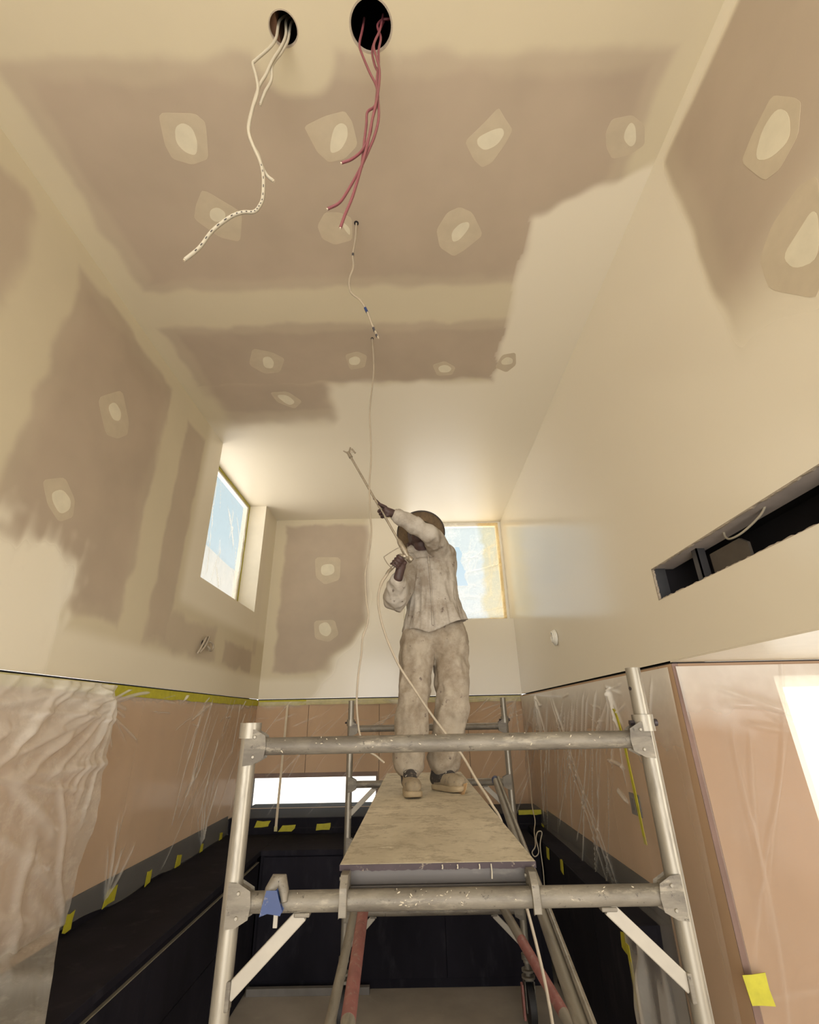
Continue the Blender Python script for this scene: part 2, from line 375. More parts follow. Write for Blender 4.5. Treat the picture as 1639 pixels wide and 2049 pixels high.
# ------------------------------------------------------------------ the room
XL, XR, YB, ZC, ZL = -1.8545, 1.2582, 5.8939, 4.4219, 2.126
YN = -3.2
HOLES = [(-.468, .910, .056, .10), (-.118, .908, .083, .125), (-.270, 1.710, .012, .03), (-.255, 2.571, .009, .03)]
def m_ceiling(x, y):
    bx = lambda *a, **k: sbox(x, y, *a, **k)
    b1 = bx(-1.69 , 1.13, .99, 2.13, s=.028, wob=.05, seed=1) * (1 - .0)
    b2 = bx(-1.72, .84, 2.43, 3.05, s=.028, wob=.06, seed=2)
    b3 = bx(-1.66, -.66, 3.0, 3.62, s=.09, wob=.10, seed=3)
    board = np.maximum(np.maximum(b1, b2), b3)
    board *= sst(.14, .19, np.hypot(x + .44, y - .97) + .02 * vnoise(x, y, 5, 9))            # compound ring round the small opening
    edge = np.maximum(bx(-1.60, 1.06, 1.07, 2.06, s=.03, wob=.06, seed=6), bx(-1.63, .9, 2.50, 3.4, s=.03, wob=.05, seed=7))
    comp = 1 - board * (.72 + .28 * edge)
    # sprayed paint: the back of the ceiling and the right-hand side
    wx = x + .05 * vnoise(x, y, 11, 9); wy = y + .06 * vnoise(x, y, 12, 9)
    diag = 1.435 + (1.207 - wx) * .505
    pr = np.where(wx > .69 , sst(-.02, .05, wy - diag), 0) * sst(.66, .74, wx)
    pr = np.maximum(pr, sst(.79, .87, wx) * sst(2.0, 2.2, y))
    pb = sst(3.0, 3.12, wy) * sst(-.72, -.6, wx) + sst(3.45, 3.75, wy)
    paint = np.clip(np.maximum(pr, pb), 0, 1)
    return comp, paint
def m_left(y, z):
    bx = lambda *a, **k: sbox(y, z, *a, **k)
    b = bx(1.86, 2.94, 2.47, 4.31, s=.03, wob=.06, seed=21)
    b = np.maximum(b, bx(.3, 1.53, 2.3, 4.28, s=.05, wob=.07, seed=22))
    b = np.maximum(b, bx(3.24, 3.55, 2.45, 4.22, s=.025, wob=.05, seed=23))
    b = np.maximum(b, .8 * bx(3.24, 4.45, 2.39, 2.68, s=.04, wob=.08, seed=24))
    b = np.maximum(b, bx(4.66, 5.50, 2.40, 2.62, s=.03, wob=.07, seed=25))
    b = np.maximum(b, .55 * bx(5.50, 5.62, 2.6, 4.2, s=.03, wob=.04, seed=26))
    core = bx(1.95, 2.86, 2.55, 4.22, s=.05, wob=.08, seed=27)
    comp = 1 - b * (.82 + .18 * core)
    streak = .16 * vnoise(y, z, 31, 14) + .14 * vnoise(y * 3, z * .6, 32, 9)
    p = sst(-.10, .12, (2.78 - z) + streak) * sst(-.08, .10, 2.47 - y + streak * .5)
    p = np.maximum(p, .75 * sst(3.56, 3.72, y) * sst(2.72, 2.85, z)); p = np.maximum(p, .6 * sst(2.42, 2.32, z))
    return comp, np.clip(p, 0, 1)
def m_back(x, z):
    b = sbox(x, z, -1.70, -.56, 2.43, 4.34, s=.03, wob=.05, seed=41)
    d = (z - 3.04) - (x + .58) * 1.16
    b *= sst(-.10, .12, d + .16 * vnoise(x, z, 42, 5))
    p = sst(-.66, -.50, x + .05 * vnoise(x, z, 43, 6)); p = np.maximum(p, sst(.06, -.16, d + .16 * vnoise(x, z, 42, 5)))
    p = np.maximum(p, .5 * sst(2.4, 2.3, z))
    return 1 - b, np.clip(p, 0, 1)
def m_right(y, z):
    wy = y + .04 * vnoise(y, z, 51, 6)
    b = sst(1.42, 1.36, wy) * sst(4.36, 4.30, z + .03 * vnoise(y, z, 52, 9)) * sst(2.95, 3.45, z + .25 * vnoise(y, z, 53, 3))
    core = sst(1.34, 1.24, wy) * .6 + .4
    return 1 - b * (.55 + .45 * core), np.clip(1 - b, 0, 1) * sst(4.42, 4.3, z * 0 + 4.2)

XA = cuts([-2.08, XL, XR], .0125); YA = cuts([.72, 6.12], .0125)
ceil = struct(grid_surface('ceiling', XA, YA, lambda a, b: np.stack([a, b, 0 * a + ZC], 1), [], m_ceiling, 'ceiling', flip=True, rings=HOLES))
MBc = MB().box(-2.08, XR, YN, .72, ZC, ZC + .02); MBc.build('ceiling_near', 'paint', ceil)
MB().box(-2.13, XR + .3, YN, 6.2, ZC + .62, ZC + .7).build('roof_deck', 'void', ceil)
for bxs in ((-2.13, -2.11, YN, 6.2), (XR + .2, XR + .3, YN, 6.2), (-2.13, XR + .3, 6.17, 6.2), (-2.13, XR + .3, YN, YN + .1)):
    MB().box(*bxs, ZC + .002, ZC + .66).build('roof_edge', 'void', ceil)
MB().box(-.60, -.495, .2, 2.0, ZC + .03, ZC + .26).build('joist', 'joist', ceil)
for (hx, hy, hr, hs) in HOLES[:2]:
    MB().ring((hx, hy, ZC + .0065), (0, 0, 1), hr * .96, hr * 1.045, .014, 40).build('hole_edge', 'gypsum', ceil, smooth=True)
MB().tube([(HOLES[2][0], HOLES[2][1], ZC - .004), (HOLES[2][0], HOLES[2][1], ZC + .05)], .013, 14).build('cable_hole_plug', 'void', ceil, smooth=True)
MB().tube([(HOLES[3][0], HOLES[3][1], ZC - .004), (HOLES[3][0], HOLES[3][1], ZC + .05)], .010, 14).build('cable_hole_plug', 'void', ceil, smooth=True)

WY0, WY1, WZ = 3.925, 5.41, 3.06          # high window in the left wall
YW = cuts([.55, WY0, WY1, YB], .0125); ZW = cuts([ZL + .006, WZ, ZC], .0125)
wl = struct(grid_surface('wall_left', YW, ZW, lambda a, b: np.stack([0 * a + XL, a, b], 1), [(WY0, WY1, WZ, ZC)], m_left, 'wall'))
MB().box(XL - .25, XL, YN, .55, 0, ZC).build('wall_near', 'paint', wl)
MB().box(XL - .24, XL - .03, .56, WY0 - .01, ZL + .03, ZC - .01).box(XL - .24, XL - .03, WY1 + .01, YB + .3, ZL + .03, ZC - .01).box(XL - .24, XL - .03, WY0 - .005, WY1 + .005, ZL + .03, WZ - .02).build('wall_core', 'paint', wl)
MB().box(XL - .29, XL - .0005, WY1, WY1 + .02, WZ - .02, ZC - .0005).box(XL - .29, XL - .0005, WY0 - .02, WY0, WZ - .02, ZC - .0005).box(XL - .29, XL - .0005, WY0 + .0005, WY1 - .0005, WZ - .03, WZ).build('window_reveal', 'paint', wl)

BX0, BZ = -.128, 3.02                     # high window in the back wall
XB = cuts([XL, BX0, XR], .0125); ZB = cuts([ZL + .006, BZ, ZC], .0125)
wb_ = struct(grid_surface('wall_back', XB, ZB, lambda a, b: np.stack([a, 0 * a + YB, b], 1), [(BX0, XR, BZ, ZC)], m_back, 'wall', flip=True))
MB().box(XL - .25, BX0 - .01, YB + .03, YB + .29, ZL + .03, ZC - .01).box(BX0 - .01, XR + .01, YB + .03, YB + .29, ZL + .03, BZ - .02).build('wall_core', 'paint', wb_)
MB().box(BX0 - .02, BX0, YB + .0005, YB + .3, BZ - .02, ZC - .0005).box(BX0 + .0005, XR - .0005, YB + .0005, YB + .3, BZ - .03, BZ).build('window_reveal', 'paint', wb_)

SY1, SZ0, SZ1 = 2.376, 2.425, 2.592       # slot cut in the right wall
YR = cuts([.55, .95, SY1, YB + .3], .0125); ZR = cuts([ZL + .006, SZ0, SZ1, ZC], .0125)
wrr = struct(grid_surface('wall_right', YR, ZR, lambda a, b: np.stack([0 * a + XR, a, b], 1), [(.95, SY1, SZ0, SZ1)], m_right, 'wall', flip=True))
MB().box(XR + .0002, XR + .3, YN, .549, ZL + .021, ZC).build('wall_near', 'paint', wrr)
MB().box(XR + .013, XR + .3, .55, YB + .3, SZ1 + .05, ZC).box(XR + .013, XR + .3, .55, YB + .3, ZL + .02, SZ0 - .04).box(XR + .28, XR + .3, .55, YB + .3, ZL + .03, ZC).box(XR + .013, XR + .3, SY1 + .03, YB + .3, ZL + .02, ZC).build('wall_core', 'void', wrr)
# ragged gypsum edges of the slot, lining, studs
def ragged(a0, a1, n, seed):
    rr = random.Random(seed); return [(a0 + (a1 - a0) * i / n, rr.uniform(0, .006)) for i in range(n + 1)]
g = MB()
for (yy, dz) in [(ragged(.95, SY1, 90, 3), 1)]:
    poly = [(a, SZ1 - .001 - d) for a, d in yy] + [(SY1, SZ1 + .003), (.95, SZ1 + .003)]
    g.prism(poly, (XR + .0015, 0, 0), (0, 1, 0), (0, 0, 1), (1, 0, 0), .011)
poly = [(a, SZ0 + .001 + d) for a, d in ragged(.95, SY1, 90, 4)] + [(SY1, SZ0 - .003), (.95, SZ0 - .003)]
g.prism(poly, (XR + .0015, 0, 0), (0, 1, 0), (0, 0, 1), (1, 0, 0), .011)
poly = [(SY1 - .001 - d * 1.3, a) for a, d in ragged(SZ0, SZ1, 24, 5)] + [(SY1 + .003, SZ1), (SY1 + .003, SZ0)]
g.prism(poly, (XR + .0015, 0, 0), (0, 1, 0), (0, 0, 1), (1, 0, 0), .011)
g.build('board_edge', 'gypsum', wrr)
MB().box(XR + .0125, XR + .125, .9, SY1 + .02, SZ1 + .004, SZ1 + .05).build('slot_lining', 'greyboard', wrr)
MB().box(XR + .0125, XR + .075, SY1 + .005, SY1 + .03, SZ0 - .03, SZ1 + .004).build('slot_end', 'steel_stud', wrr)
for sy in (2.06, 1.24):
    MB().box(XR + .06, XR + .10, sy, sy + .006, SZ0 - .03, SZ1 + .01).box(XR + .06, XR + .066, sy, sy + .04, SZ0 - .03, SZ1 + .01).build('steel_stud', 'steel_stud', wrr)
MB().prism([(1.80, SZ0 - .02), (2.05, SZ0 - .02), (2.05, SZ1 - .03), (1.84, SZ1 - .03), (1.80, SZ1 - .06)], (XR + .11, 0, 0), (0, 1, 0), (0, 0, 1), (1, 0, 0), .012).build('board_offcut', 'offcut', wrr)

# soffit over the opening to the side room, return wall, side room
sof = struct(MB().box(XR + .0008, 4.8, YN, 2.405, ZL, ZL + .02).box(XR + .3, 4.8, YN, 2.66, ZL + .02, ZL + .2).build('soffit', 'paint'))
YT = 2.40
ret = empty('wall_return'); struct(ret)
RW0, RW1, RZ0, RZ1 = 1.735, 3.4, .35, 2.055
for (nm, a) in (('panel', (XR + .031, RW0, YT, YT + .14, 0, ZL - .007)), ('panel', (RW1, 4.8, YT, YT + .14, 0, ZL - .007)), ('panel', (RW0, RW1, YT, YT + .14, RZ1, ZL - .007)), ('panel', (RW0, RW1, YT, YT + .14, 0, RZ0))):
    MB().box(*a).build(nm, 'timber_shaded', ret)
MB().box(XR + .0, XR + .028, YT - .004, YT - .0002, 0, ZL - .007).build('corner_bead', 'strip', ret)
MB().box(XR + .035, 4.8, YT + .004, YT + .02, ZL - .0072, ZL - .001).build('shadow_gap', 'gap', ret)
w3 = struct(empty('window_3'))
MB().box(RW0, RW0 + .05, YT + .03, YT + .09, RZ0, RZ1).box(RW1 - .05, RW1, YT + .03, YT + .09, RZ0, RZ1).box(RW0 + .05, RW1 - .05, YT + .03, YT + .09, RZ1 - .05, RZ1).box(RW0 + .05, RW1 - .05, YT + .03, YT + .09, RZ0, RZ0 + .05).build('window_frame', 'pvc', w3)

# lower walls: raw boards with open joints, shadow gap under the plaster
def boards(parent, edges, place):
    for a, b in zip(edges[:-1], edges[1:]): place(a + .0025, b - .0025).build('board', 'timber', parent)
low_l = struct(empty('wall_left_lower'))
boards(low_l, [.4, 1.5, 2.43, 3.42, 4.50, 5.40, YB + .01], lambda a, b: MB().box(XL - .03, XL, a, b, 0, ZL - .007))
MB().box(XL - .28, XL - .031, YN, YB + .3, 0, ZL).build('backing', 'gap', low_l)
MB().box(XL - .03, XL - .012, .4, YB, ZL - .0075, ZL + .005).build('shadow_gap', 'gap', low_l)
low_r = struct(empty('wall_right_lower'))
boards(low_r, [YT + .14, 3.50, 4.62, YB + .01], lambda a, b: MB().box(XR, XR + .03, a, b, 0, ZL - .007))
MB().box(XR, XR + .0305, YT + .0005, YT + .138, 0, ZL - .007).build('board', 'timber', low_r)
MB().box(XR + .031, XR + .28, YT + .15, YB + .3, 0, ZL).build('backing', 'gap', low_r)
MB().box(XR + .008, XR + .03, YT, YB, ZL - .0072, ZL + .0).build('shadow_gap', 'gap', low_r)
low_b = struct(empty('wall_back_lower'))
QX0, QX1, QZ0, QZ1 = -1.835, -.452, 1.03, 1.318       # low slot window
for (a, b, z0, z1) in ((XL, QX0, 0, ZL - .007), (QX0, -1.25, QZ1, ZL - .007), (-1.245, QX1 + .028, QZ1, ZL - .007), (QX0, QX1, 0, QZ0), (QX1, QX1 + .028, 0, QZ1), (QX1 + .033, .60, 0, ZL - .007), (.605, XR, 0, ZL - .007)):
    MB().box(a, b - .001, YB, YB + .03, z0, z1).build('board', 'timber', low_b)
MB().box(QX1, XR, YB + .031, YB + .3, 0, ZL).box(XL, QX1, YB + .031, YB + .3, 0, QZ0).box(XL, QX1, YB + .031, YB + .3, QZ1, ZL).build('backing', 'gap', low_b)
MB().box(XL, XR, YB + .008, YB + .03, ZL - .0075, ZL + .005).build('shadow_gap', 'gap', low_b)
MB().box(QX0, QX1 + .02, YB - .012, YB, QZ1, QZ1 + .045).box(QX1, QX1 + .022, YB - .012, YB, QZ0, QZ1).build('window_trim', 'strip', low_b)
fl = struct(MB().box(XL - .1, XR + .3, YN, YB + .3, -.1, 0).box(XR + .3, 4.8, YN, 2.54, -.1, 0).build('floor', 'concrete'))
struct(MB().box(4.62, 4.8, YN, 2.66, 0, ZL).build('wall_side_room', 'paint'))  # unseen wall added to hold outside light off the return wall

# windows
w1 = struct(empty('window_1')); GX = XL - .215
MB().box(GX - .05, GX, WY0, WY1, ZC - .055, ZC - .001).box(GX - .05, GX, WY0, WY1, WZ, WZ + .05).box(GX - .05, GX, WY0, WY0 + .05, WZ + .05, ZC - .055).box(GX - .05, GX, WY1 - .075, WY1 - .001, WZ + .05, ZC - .055).build('window_frame', 'pvc', w1)
w2 = struct(empty('window_2')); GY = YB + .215
MB().box(BX0, XR - .001, GY, GY + .05, ZC - .06, ZC - .001).box(BX0, XR - .001, GY, GY + .05, BZ, BZ + .05).box(BX0, BX0 + .05, GY, GY + .05, BZ + .05, ZC - .06).box(XR - .075, XR - .001, GY, GY + .05, BZ + .05, ZC - .06).build('window_frame', 'pvc', w2)

# plaster compound patches (thin raised skins) as parts of ceiling and walls
C_P = [([(-1.105,1.177),(-.941,1.184),(-.906,1.22),(-.954,1.371),(-1.046,1.396),(-1.131,1.367),(-1.138,1.306)],[(-1.057,1.236),(-1.013,1.217),(-.976,1.238),(-.977,1.299),(-1.009,1.357),(-1.057,1.34),(-1.081,1.297)]),
 ([(-.46,1.245),(-.355,1.206),(-.262,1.188),(-.233,1.23),(-.218,1.326),(-.289,1.386),(-.37,1.4),(-.418,1.354),(-.439,1.3)],[(-.322,1.252),(-.286,1.232),(-.258,1.247),(-.262,1.294),(-.301,1.346),(-.354,1.362),(-.352,1.323)]),
 ([(.295,1.322),(.37,1.256),(.436,1.189),(.47,1.229),(.517,1.279),(.49,1.341),(.441,1.418),(.394,1.44),(.348,1.404)],[(.353,1.307),(.42,1.277),(.466,1.268),(.482,1.295),(.454,1.341),(.397,1.365),(.357,1.339)]),
 ([(.961,1.299),(.971,1.245),(1.058,1.231),(1.134,1.272),(1.172,1.356),(1.117,1.399),(1.037,1.415),(.988,1.363)],[(1.05,1.295),(1.062,1.257),(1.093,1.275),(1.126,1.344),(1.108,1.366),(1.06,1.332)]),
 ([(-1.044,1.51),(-.88,1.637),(-.949,1.806),(-1.056,1.776),(-1.156,1.666),(-1.113,1.591)],[(-1.049,1.619),(-1.003,1.604),(-.969,1.635),(-.99,1.675),(-1.044,1.688),(-1.067,1.662)]),
 ([(-.49,1.722),(-.434,1.647),(-.353,1.649),(-.291,1.681),(-.303,1.81),(-.41,1.838),(-.476,1.799)],[(-.359,1.691),(-.319,1.726),(-.309,1.75),(-.315,1.785),(-.34,1.749)]),
 ([(.177,1.761),(.233,1.663),(.298,1.635),(.37,1.666),(.447,1.798),(.35,1.889),(.288,1.93),(.201,1.869)],[(.263,1.778),(.306,1.727),(.356,1.717),(.365,1.751),(.315,1.825),(.273,1.839)]),
 ([(-1.149,2.643),(-1.014,2.688),(-.938,2.759),(-1.016,2.908),(-1.139,2.922),(-1.232,2.816)],[(-1.104,2.738),(-1.044,2.729),(-1.028,2.795),(-1.064,2.866),(-1.125,2.847)]),
 ([(-.476,2.731),(-.378,2.698),(-.308,2.747),(-.339,2.873),(-.46,2.898)],[(-.456,2.775),(-.395,2.745),(-.36,2.778),(-.383,2.843),(-.453,2.841)]),
 ([(.19,2.862),(.285,2.821),(.377,2.897),(.355,2.984),(.235,2.991)],[(.234,2.886),(.296,2.86),(.35,2.907),(.325,2.953),(.253,2.95)]),
 ([(.686,2.907),(.722,2.769),(.82,2.747),(.85,2.885),(.79,2.969)],[(.722,2.836),(.761,2.788),(.815,2.817),(.818,2.873),(.74,2.881)]),
 ([(-1.165,3.151),(-1.016,3.143),(-.921,3.281),(-1.011,3.384),(-1.139,3.287)],[(-1.133,3.185),(-1.028,3.189),(-.98,3.293),(-1.053,3.34)])]
L_P = [([(2.235,3.68),(2.413,3.878),(2.551,3.722),(2.568,3.636),(2.489,3.554),(2.385,3.515)],[(2.329,3.689),(2.379,3.761),(2.46,3.736),(2.468,3.672),(2.402,3.637)]),
 ([(2.055,3.031),(2.185,3.115),(2.298,3.035),(2.32,2.939),(2.237,2.875),(2.132,2.928)],[(2.132,2.999),(2.192,3.049),(2.271,3.022),(2.284,2.968),(2.229,2.914),(2.157,2.954)])]
B_P = [([(-1.296,3.88),(-.949,3.872),(-.949,3.564),(-1.142,3.502),(-1.265,3.605)],[(-1.203,3.774),(-1.038,3.784),(-1.019,3.653),(-1.135,3.615),(-1.203,3.651)]),
 ([(-1.255,3.04),(-.991,3.048),(-.932,2.861),(-1.052,2.773),(-1.228,2.819)],[(-1.195,2.99),(-1.084,3.031),(-1.015,2.912),(-1.074,2.834),(-1.17,2.878)])]
R_P = [([(.887,3.815),(.84,3.697),(.833,3.653),(.882,3.573),(.975,3.555),(1.031,3.59),(1.072,3.771),(.997,3.799)],[(.962,3.761),(.893,3.752),(.871,3.677),(.906,3.593),(.986,3.631),(1.028,3.706)]),
 ([(.89,3.382),(1.042,3.035),(1.176,3.233),(1.164,3.366),(1.074,3.422),(.946,3.428)],[(.95,3.312),(.941,3.274),(.998,3.152),(1.074,3.203),(1.091,3.285),(1.007,3.3)])]
def rounded(poly, it=1, q=.17):
    for _ in range(it):
        o = []
        for i in range(len(poly)):
            a, b = poly[i], poly[(i + 1) % len(poly)]
            o += [(a[0] + (b[0] - a[0]) * q, a[1] + (b[1] - a[1]) * q), (a[0] + (b[0] - a[0]) * (1 - q), a[1] + (b[1] - a[1]) * (1 - q))]
        poly = o
    return poly
for lst, par, base, ea, eb, n in ((C_P, ceil, (0, 0, ZC), (1, 0, 0), (0, 1, 0), (0, 0, -1)), (L_P, wl, (XL, 0, 0), (0, 1, 0), (0, 0, 1), (1, 0, 0)),
                                  (B_P, wb_, (0, YB, 0), (1, 0, 0), (0, 0, 1), (0, -1, 0)), (R_P, wrr, (XR, 0, 0), (0, 1, 0), (0, 0, 1), (-1, 0, 0))):
    for outer, inner in lst:
        p = MB().prism(rounded(outer, 2, .12), base, ea, eb, n, .0006).build('compound_patch', 'patch', par)
        d = MB().prism(rounded(inner, 2, .22), base, ea, eb, n, .0010).build('compound_dab', 'dab', p)

# ------------------------------------------------------------------ kitchen base units in black covers
cl = empty('base_cabinet', (-1.6, 3.1, 0)); tag(cl, 'black covered run of base drawers along the tan left wall', 'cabinet')
MB().box(XL + .003, -1.352, 1.2, 4.73, 0, .862).build('body', 'black', cl)
for (z0, z1) in ((.06, .498), (.503, .815)):
    for (y0, y1) in ((1.2, 2.1), (2.104, 3.0), (3.004, 3.9), (3.904, 4.728)):
        MB().box(-1.352, -1.333, y0, y1, z0, z1).build('drawer_front', 'black', cl, bevel=.002)
MB().box(-1.352, -1.334, 1.2, 4.73, .8165, .8205).build('dusty_seam', 'dustline', cl)
ct = MB().box(XL + .001, -1.325, 1.18, 5.33, .863, .90).box(-1.325, 1.035, 4.715, 5.33, .863, .90).build('countertop', 'black', None, bevel=.003)
tag(ct, 'black covered worktop running along the left and back units', 'worktop')
cb = empty('base_cabinet', (-.15, 5.0, 0)); tag(cb, 'black covered back units beneath the low slot window', 'cabinet')
MB().box(-1.33, 1.02, 4.752, 5.33, 0, .862).build('body', 'black', cb)
for (x0, x1) in ((-1.30, -.56), (-.555, .2), (.205, .96)):
    MB().box(x0, x1, 4.733, 4.752, .06, .85).build('door', 'black', cb, bevel=.002)
up_ = MB().box(XL + .001, XR - .001, 5.331, YB - .001, 0, 1.028).build('black_ledge', 'black', None, bevel=.003)
tag(up_, 'black covered ledge behind the back worktop under the slot window', 'ledge')
cr = empty('base_cabinet', (1.15, 3.9, 0)); tag(cr, 'black covered shallow unit with tall panels along the right wall', 'cabinet')
MB().box(1.06, XR - .001, 2.97, 4.73, 0, .93).box(1.06, XR - .001, 4.73, 5.33, .90, .93).build('body', 'black', cr)
for (y0, y1) in ((2.97, 3.55), (3.554, 4.1), (4.104, 4.712)):
    MB().box(1.042, 1.06, y0, y1, .03, .93).build('panel', 'black', cr, bevel=.002)
tag(MB().box(-1.325, -.392, 4.66, 4.70, 0, .045).build('floor_batten', 'batten', None, bevel=.002), 'grey batten lying on the concrete floor before the back units', 'batten')
tag(MB().box(XL, XL + .006, 3.03, 5.33, .901, 1.055).build('black_upstand', 'black'), 'black covered upstand strip on the left wall above the worktop', 'upstand')
tag(MB().box(XR - .006, XR, 2.97, 5.33, .931, 1.055).build('black_upstand', 'black'), 'black covered upstand strip on the right wall above the panels', 'upstand')

# ------------------------------------------------------------------ plastic sheets
def sheet(name, mat, nu, nv, place, creases, amp=.006, seed=0, base=.004, keep=None, crinkle=.0, sag=0.0):
    """film: (s,t) in [0,1]^2 -> place(s,t,h); h = height of folds above the wall"""
    s, t = np.meshgrid(np.linspace(0, 1, nu), np.linspace(0, 1, nv), indexing='ij'); h = np.full_like(s, base)
    rr = np.random.default_rng(seed)
    for (s0, t0, s1, t1, w, a, asp) in creases:
        dx, dy = (s1 - s0) * asp, (t1 - t0); L = math.hypot(dx, dy) + 1e-6; ux, uy = dx / L, dy / L
        px, py = (s - s0) * asp, (t - t0); al = px * ux + py * uy; ac = px * uy - py * ux + .02 * np.sin(al * 9 + a * 900) * .5
        h += a * np.exp(-(ac / w) ** 2) * sst(-.02, .08 * L + .02, al) * sst(L + .02, .8 * L, al)
    fold = np.clip((h - base) / .012, 0, 1)  # strength of the painted highlight along each crease
    if crinkle:
        h += crinkle * np.abs(vnoise(s * 3, t * 3, seed + 1, 5)) * 2 + crinkle * .7 * np.abs(vnoise(s * 3 + t, t * 3 - s, seed + 2, 14)) + crinkle * .4 * np.abs(vnoise(s * 3 + t, t * 3, seed + 3, 34))
    co = place(s.ravel(), t.ravel(), h.ravel()); idx = np.arange(nu * nv).reshape(nu, nv)
    q = np.stack([idx[:-1, :-1], idx[1:, :-1], idx[1:, 1:], idx[:-1, 1:]], -1)
    if keep is not None:
        sc, tc = (s[:-1, :-1] + s[1:, 1:]) / 2, (t[:-1, :-1] + t[1:, 1:]) / 2; q = q[keep(sc, tc)]
    o = link_mesh(name, co.tolist(), q.reshape(-1, 4).tolist(), mat, None, True)
    at = o.data.attributes.new('fold', 'FLOAT', 'POINT'); at.data.foreach_set('value', fold.ravel().astype(np.float32)); return o
def fan(n, s0, t0, spread, length, w, a, asp, seed, ang0):
    rr = random.Random(seed); out = []
    for i in range(n):
        th = ang0 + spread * (i / (n - 1) - .5 if n > 1 else 0) + rr.uniform(-.08, .08); L = length * rr.uniform(.5, 1.1)
        out.append((s0, t0, s0 + math.cos(th) * L / asp, t0 + math.sin(th) * L, w * rr.uniform(.6, 1.4), a * rr.uniform(.5, 1.3), asp))
    return out
def rand_creases(n, seed, asp, ang, sp, w=.006, a=.007, len_=(.1, .45), region=(0, 1, 0, 1)):
    rr = random.Random(seed); out = []
    for i in range(n):
        s0, t0 = rr.uniform(*region[:2]), rr.uniform(*region[2:]); th = ang + rr.uniform(-sp, sp); L = rr.uniform(*len_)
        out.append((s0, t0, s0 + math.cos(th) * L / asp, t0 + math.sin(th) * L, w * rr.uniform(.6, 1.6), a * rr.uniform(.4, 1.3), asp))
    return out
# left wall, far: s along Y 2.95..5.88, t up 0..1 (z .93..2.10)
asp = 2.93 / 1.17
crs = rand_creases(40, 1, asp, 1.0, .3, .004, .011, (.25, .8), (.35, .95, .0, .7)) + rand_creases(18, 2, asp, .3, .5, .005, .012, (.08, .25), (.05, .9, .75, .98)) + fan(9, 0.0, .93, 1.6, .45, .008, .010, asp, 3, -.5) + fan(7, .14, .04, 1.2, .4, .007, .010, asp, 4, 1.2) + fan(6, .6, .05, 1.0, .45, .007, .012, asp, 5, 1.6)
sh = sheet('plastic_sheet', 'film_left', 460, 200, lambda s, t, h: np.stack([XL + .002 + h + .05 * (1 - sst(0, .28, t)) * 0 + .012 * (1 - t), 2.95 + s * 2.92 , .935 - .0 * s + .05 * np.sin(s * 22) * .3 * (1 - t) + t * 1.165 - .08 * s * (1 - t)], 1), crs, seed=1)
tag(sh, 'clear plastic sheet hung over the tan lower left wall', 'plastic sheet')
# left wall, near: drapes out over the worktop end
asp = 1.1
def near_place(s, t, h):
    # hangs from the shadow gap, lies across the worktop, then falls down the drawer fronts
    ta, tb = .46, .24
    z = np.where(t > ta, .965 + (t - ta) / (1 - ta) * 1.145, np.where(t > tb, .915 + (t - tb) / (ta - tb) * .05, .915 * t / tb))
    out = np.where(t > ta, .02 + .05 * np.sin(np.clip((t - ta) / (1 - ta), 0, 1) * 3.14159), np.where(t > tb, .02 + (ta - t) / (ta - tb) * .545, .565 + .02 * (1 - t / tb)))
    ye = np.where(t > ta, 2.985 + .015 * np.sin(t * 30), np.where(t > tb, 2.985 - (ta - t) / (ta - tb) * .84, 2.145 - .06 * (1 - t / tb)))
    hh = np.where(t > tb, h * sst(tb - .02, tb + .05, t) + .003, h)
    y = .75 + s * (ye - .75); lie = (t > tb) & (t <= ta)
    return np.stack([XL + .006 + out + np.where(lie, 0, hh), y, z + np.where(lie, hh, 0)], 1)
crs = rand_creases(34, 6, asp, .35, .5, .010, .015, (.15, .5), (.3, .9, .80, .97)) + rand_creases(26, 7, asp, -1.0, .7, .014, .016, (.15, .5), (.2, .95, .46, .8)) + fan(12, .985, .965, 2.0, .3, .007, .014, asp, 8, 3.6)
sh = sheet('plastic_sheet', 'film_near', 260, 280, near_place, crs, seed=8, crinkle=.010)
tag(sh, 'crumpled milky plastic sheet draped from the left wall over the worktop end', 'plastic sheet')
# back wall
asp = 3.05 / 1.15
crs = rand_creases(46, 9, asp, .9, .25, .004, .010, (.3, .9), (0, 1, 0, .6)) + rand_creases(22, 10, asp, .35, .4, .006, .010, (.1, .35), (.0, .95, .7, .96)) + fan(8, .98, .97, 1.2, .5, .008, .012, asp, 11, -2.3)
def back_place(s, t, h):
    z = .945 + t * 1.155; out = .012 + (1 - t) * .548
    return np.stack([XL + .02 + s * 3.07, YB - out - h, z], 1)
sh = sheet('plastic_sheet', 'film_back', 440, 170, back_place, crs, seed=9); tag(sh, 'clear plastic sheet over the brown back wall and slot window', 'plastic sheet')
# right wall
asp = 3.45 / 1.2
crs = rand_creases(40, 12, asp, -1.05, .3, .004, .011, (.3, .9), (.25, .95, .45, 1)) + rand_creases(26, 13, asp, -.2, .7, .005, .010, (.08, .22), (.05, .9, .65, .97)) + fan(9, .80, .98, 1.3, .5, .006, .012, asp, 14, -1.6) + fan(8, .22, .95, 1.5, .4, .008, .014, asp, 15, -1.4) + [(.62, .95, .30, -.02, .016, .009, asp), (.64, .95, .33, -.02, .006, .010, asp), (.60, .9, .27, -.02, .005, .010, asp), (.28, .62, .20, .60, .008, .018, asp), (.25, .50, .21, .47, .009, .02, asp)]
def right_place(s, t, h):
    z0 = .84 - .80 * sst(.165, .135, s); z = z0 + t * (2.105 - z0)
    return np.stack([XR - .012 - h - .05 * (1 - t), 2.41 + s * 3.45, z], 1)
sh = sheet('plastic_sheet', 'film_right', 480, 190, right_place, crs, seed=12); tag(sh, 'clear plastic sheet misted with overspray on the right wall', 'plastic sheet')
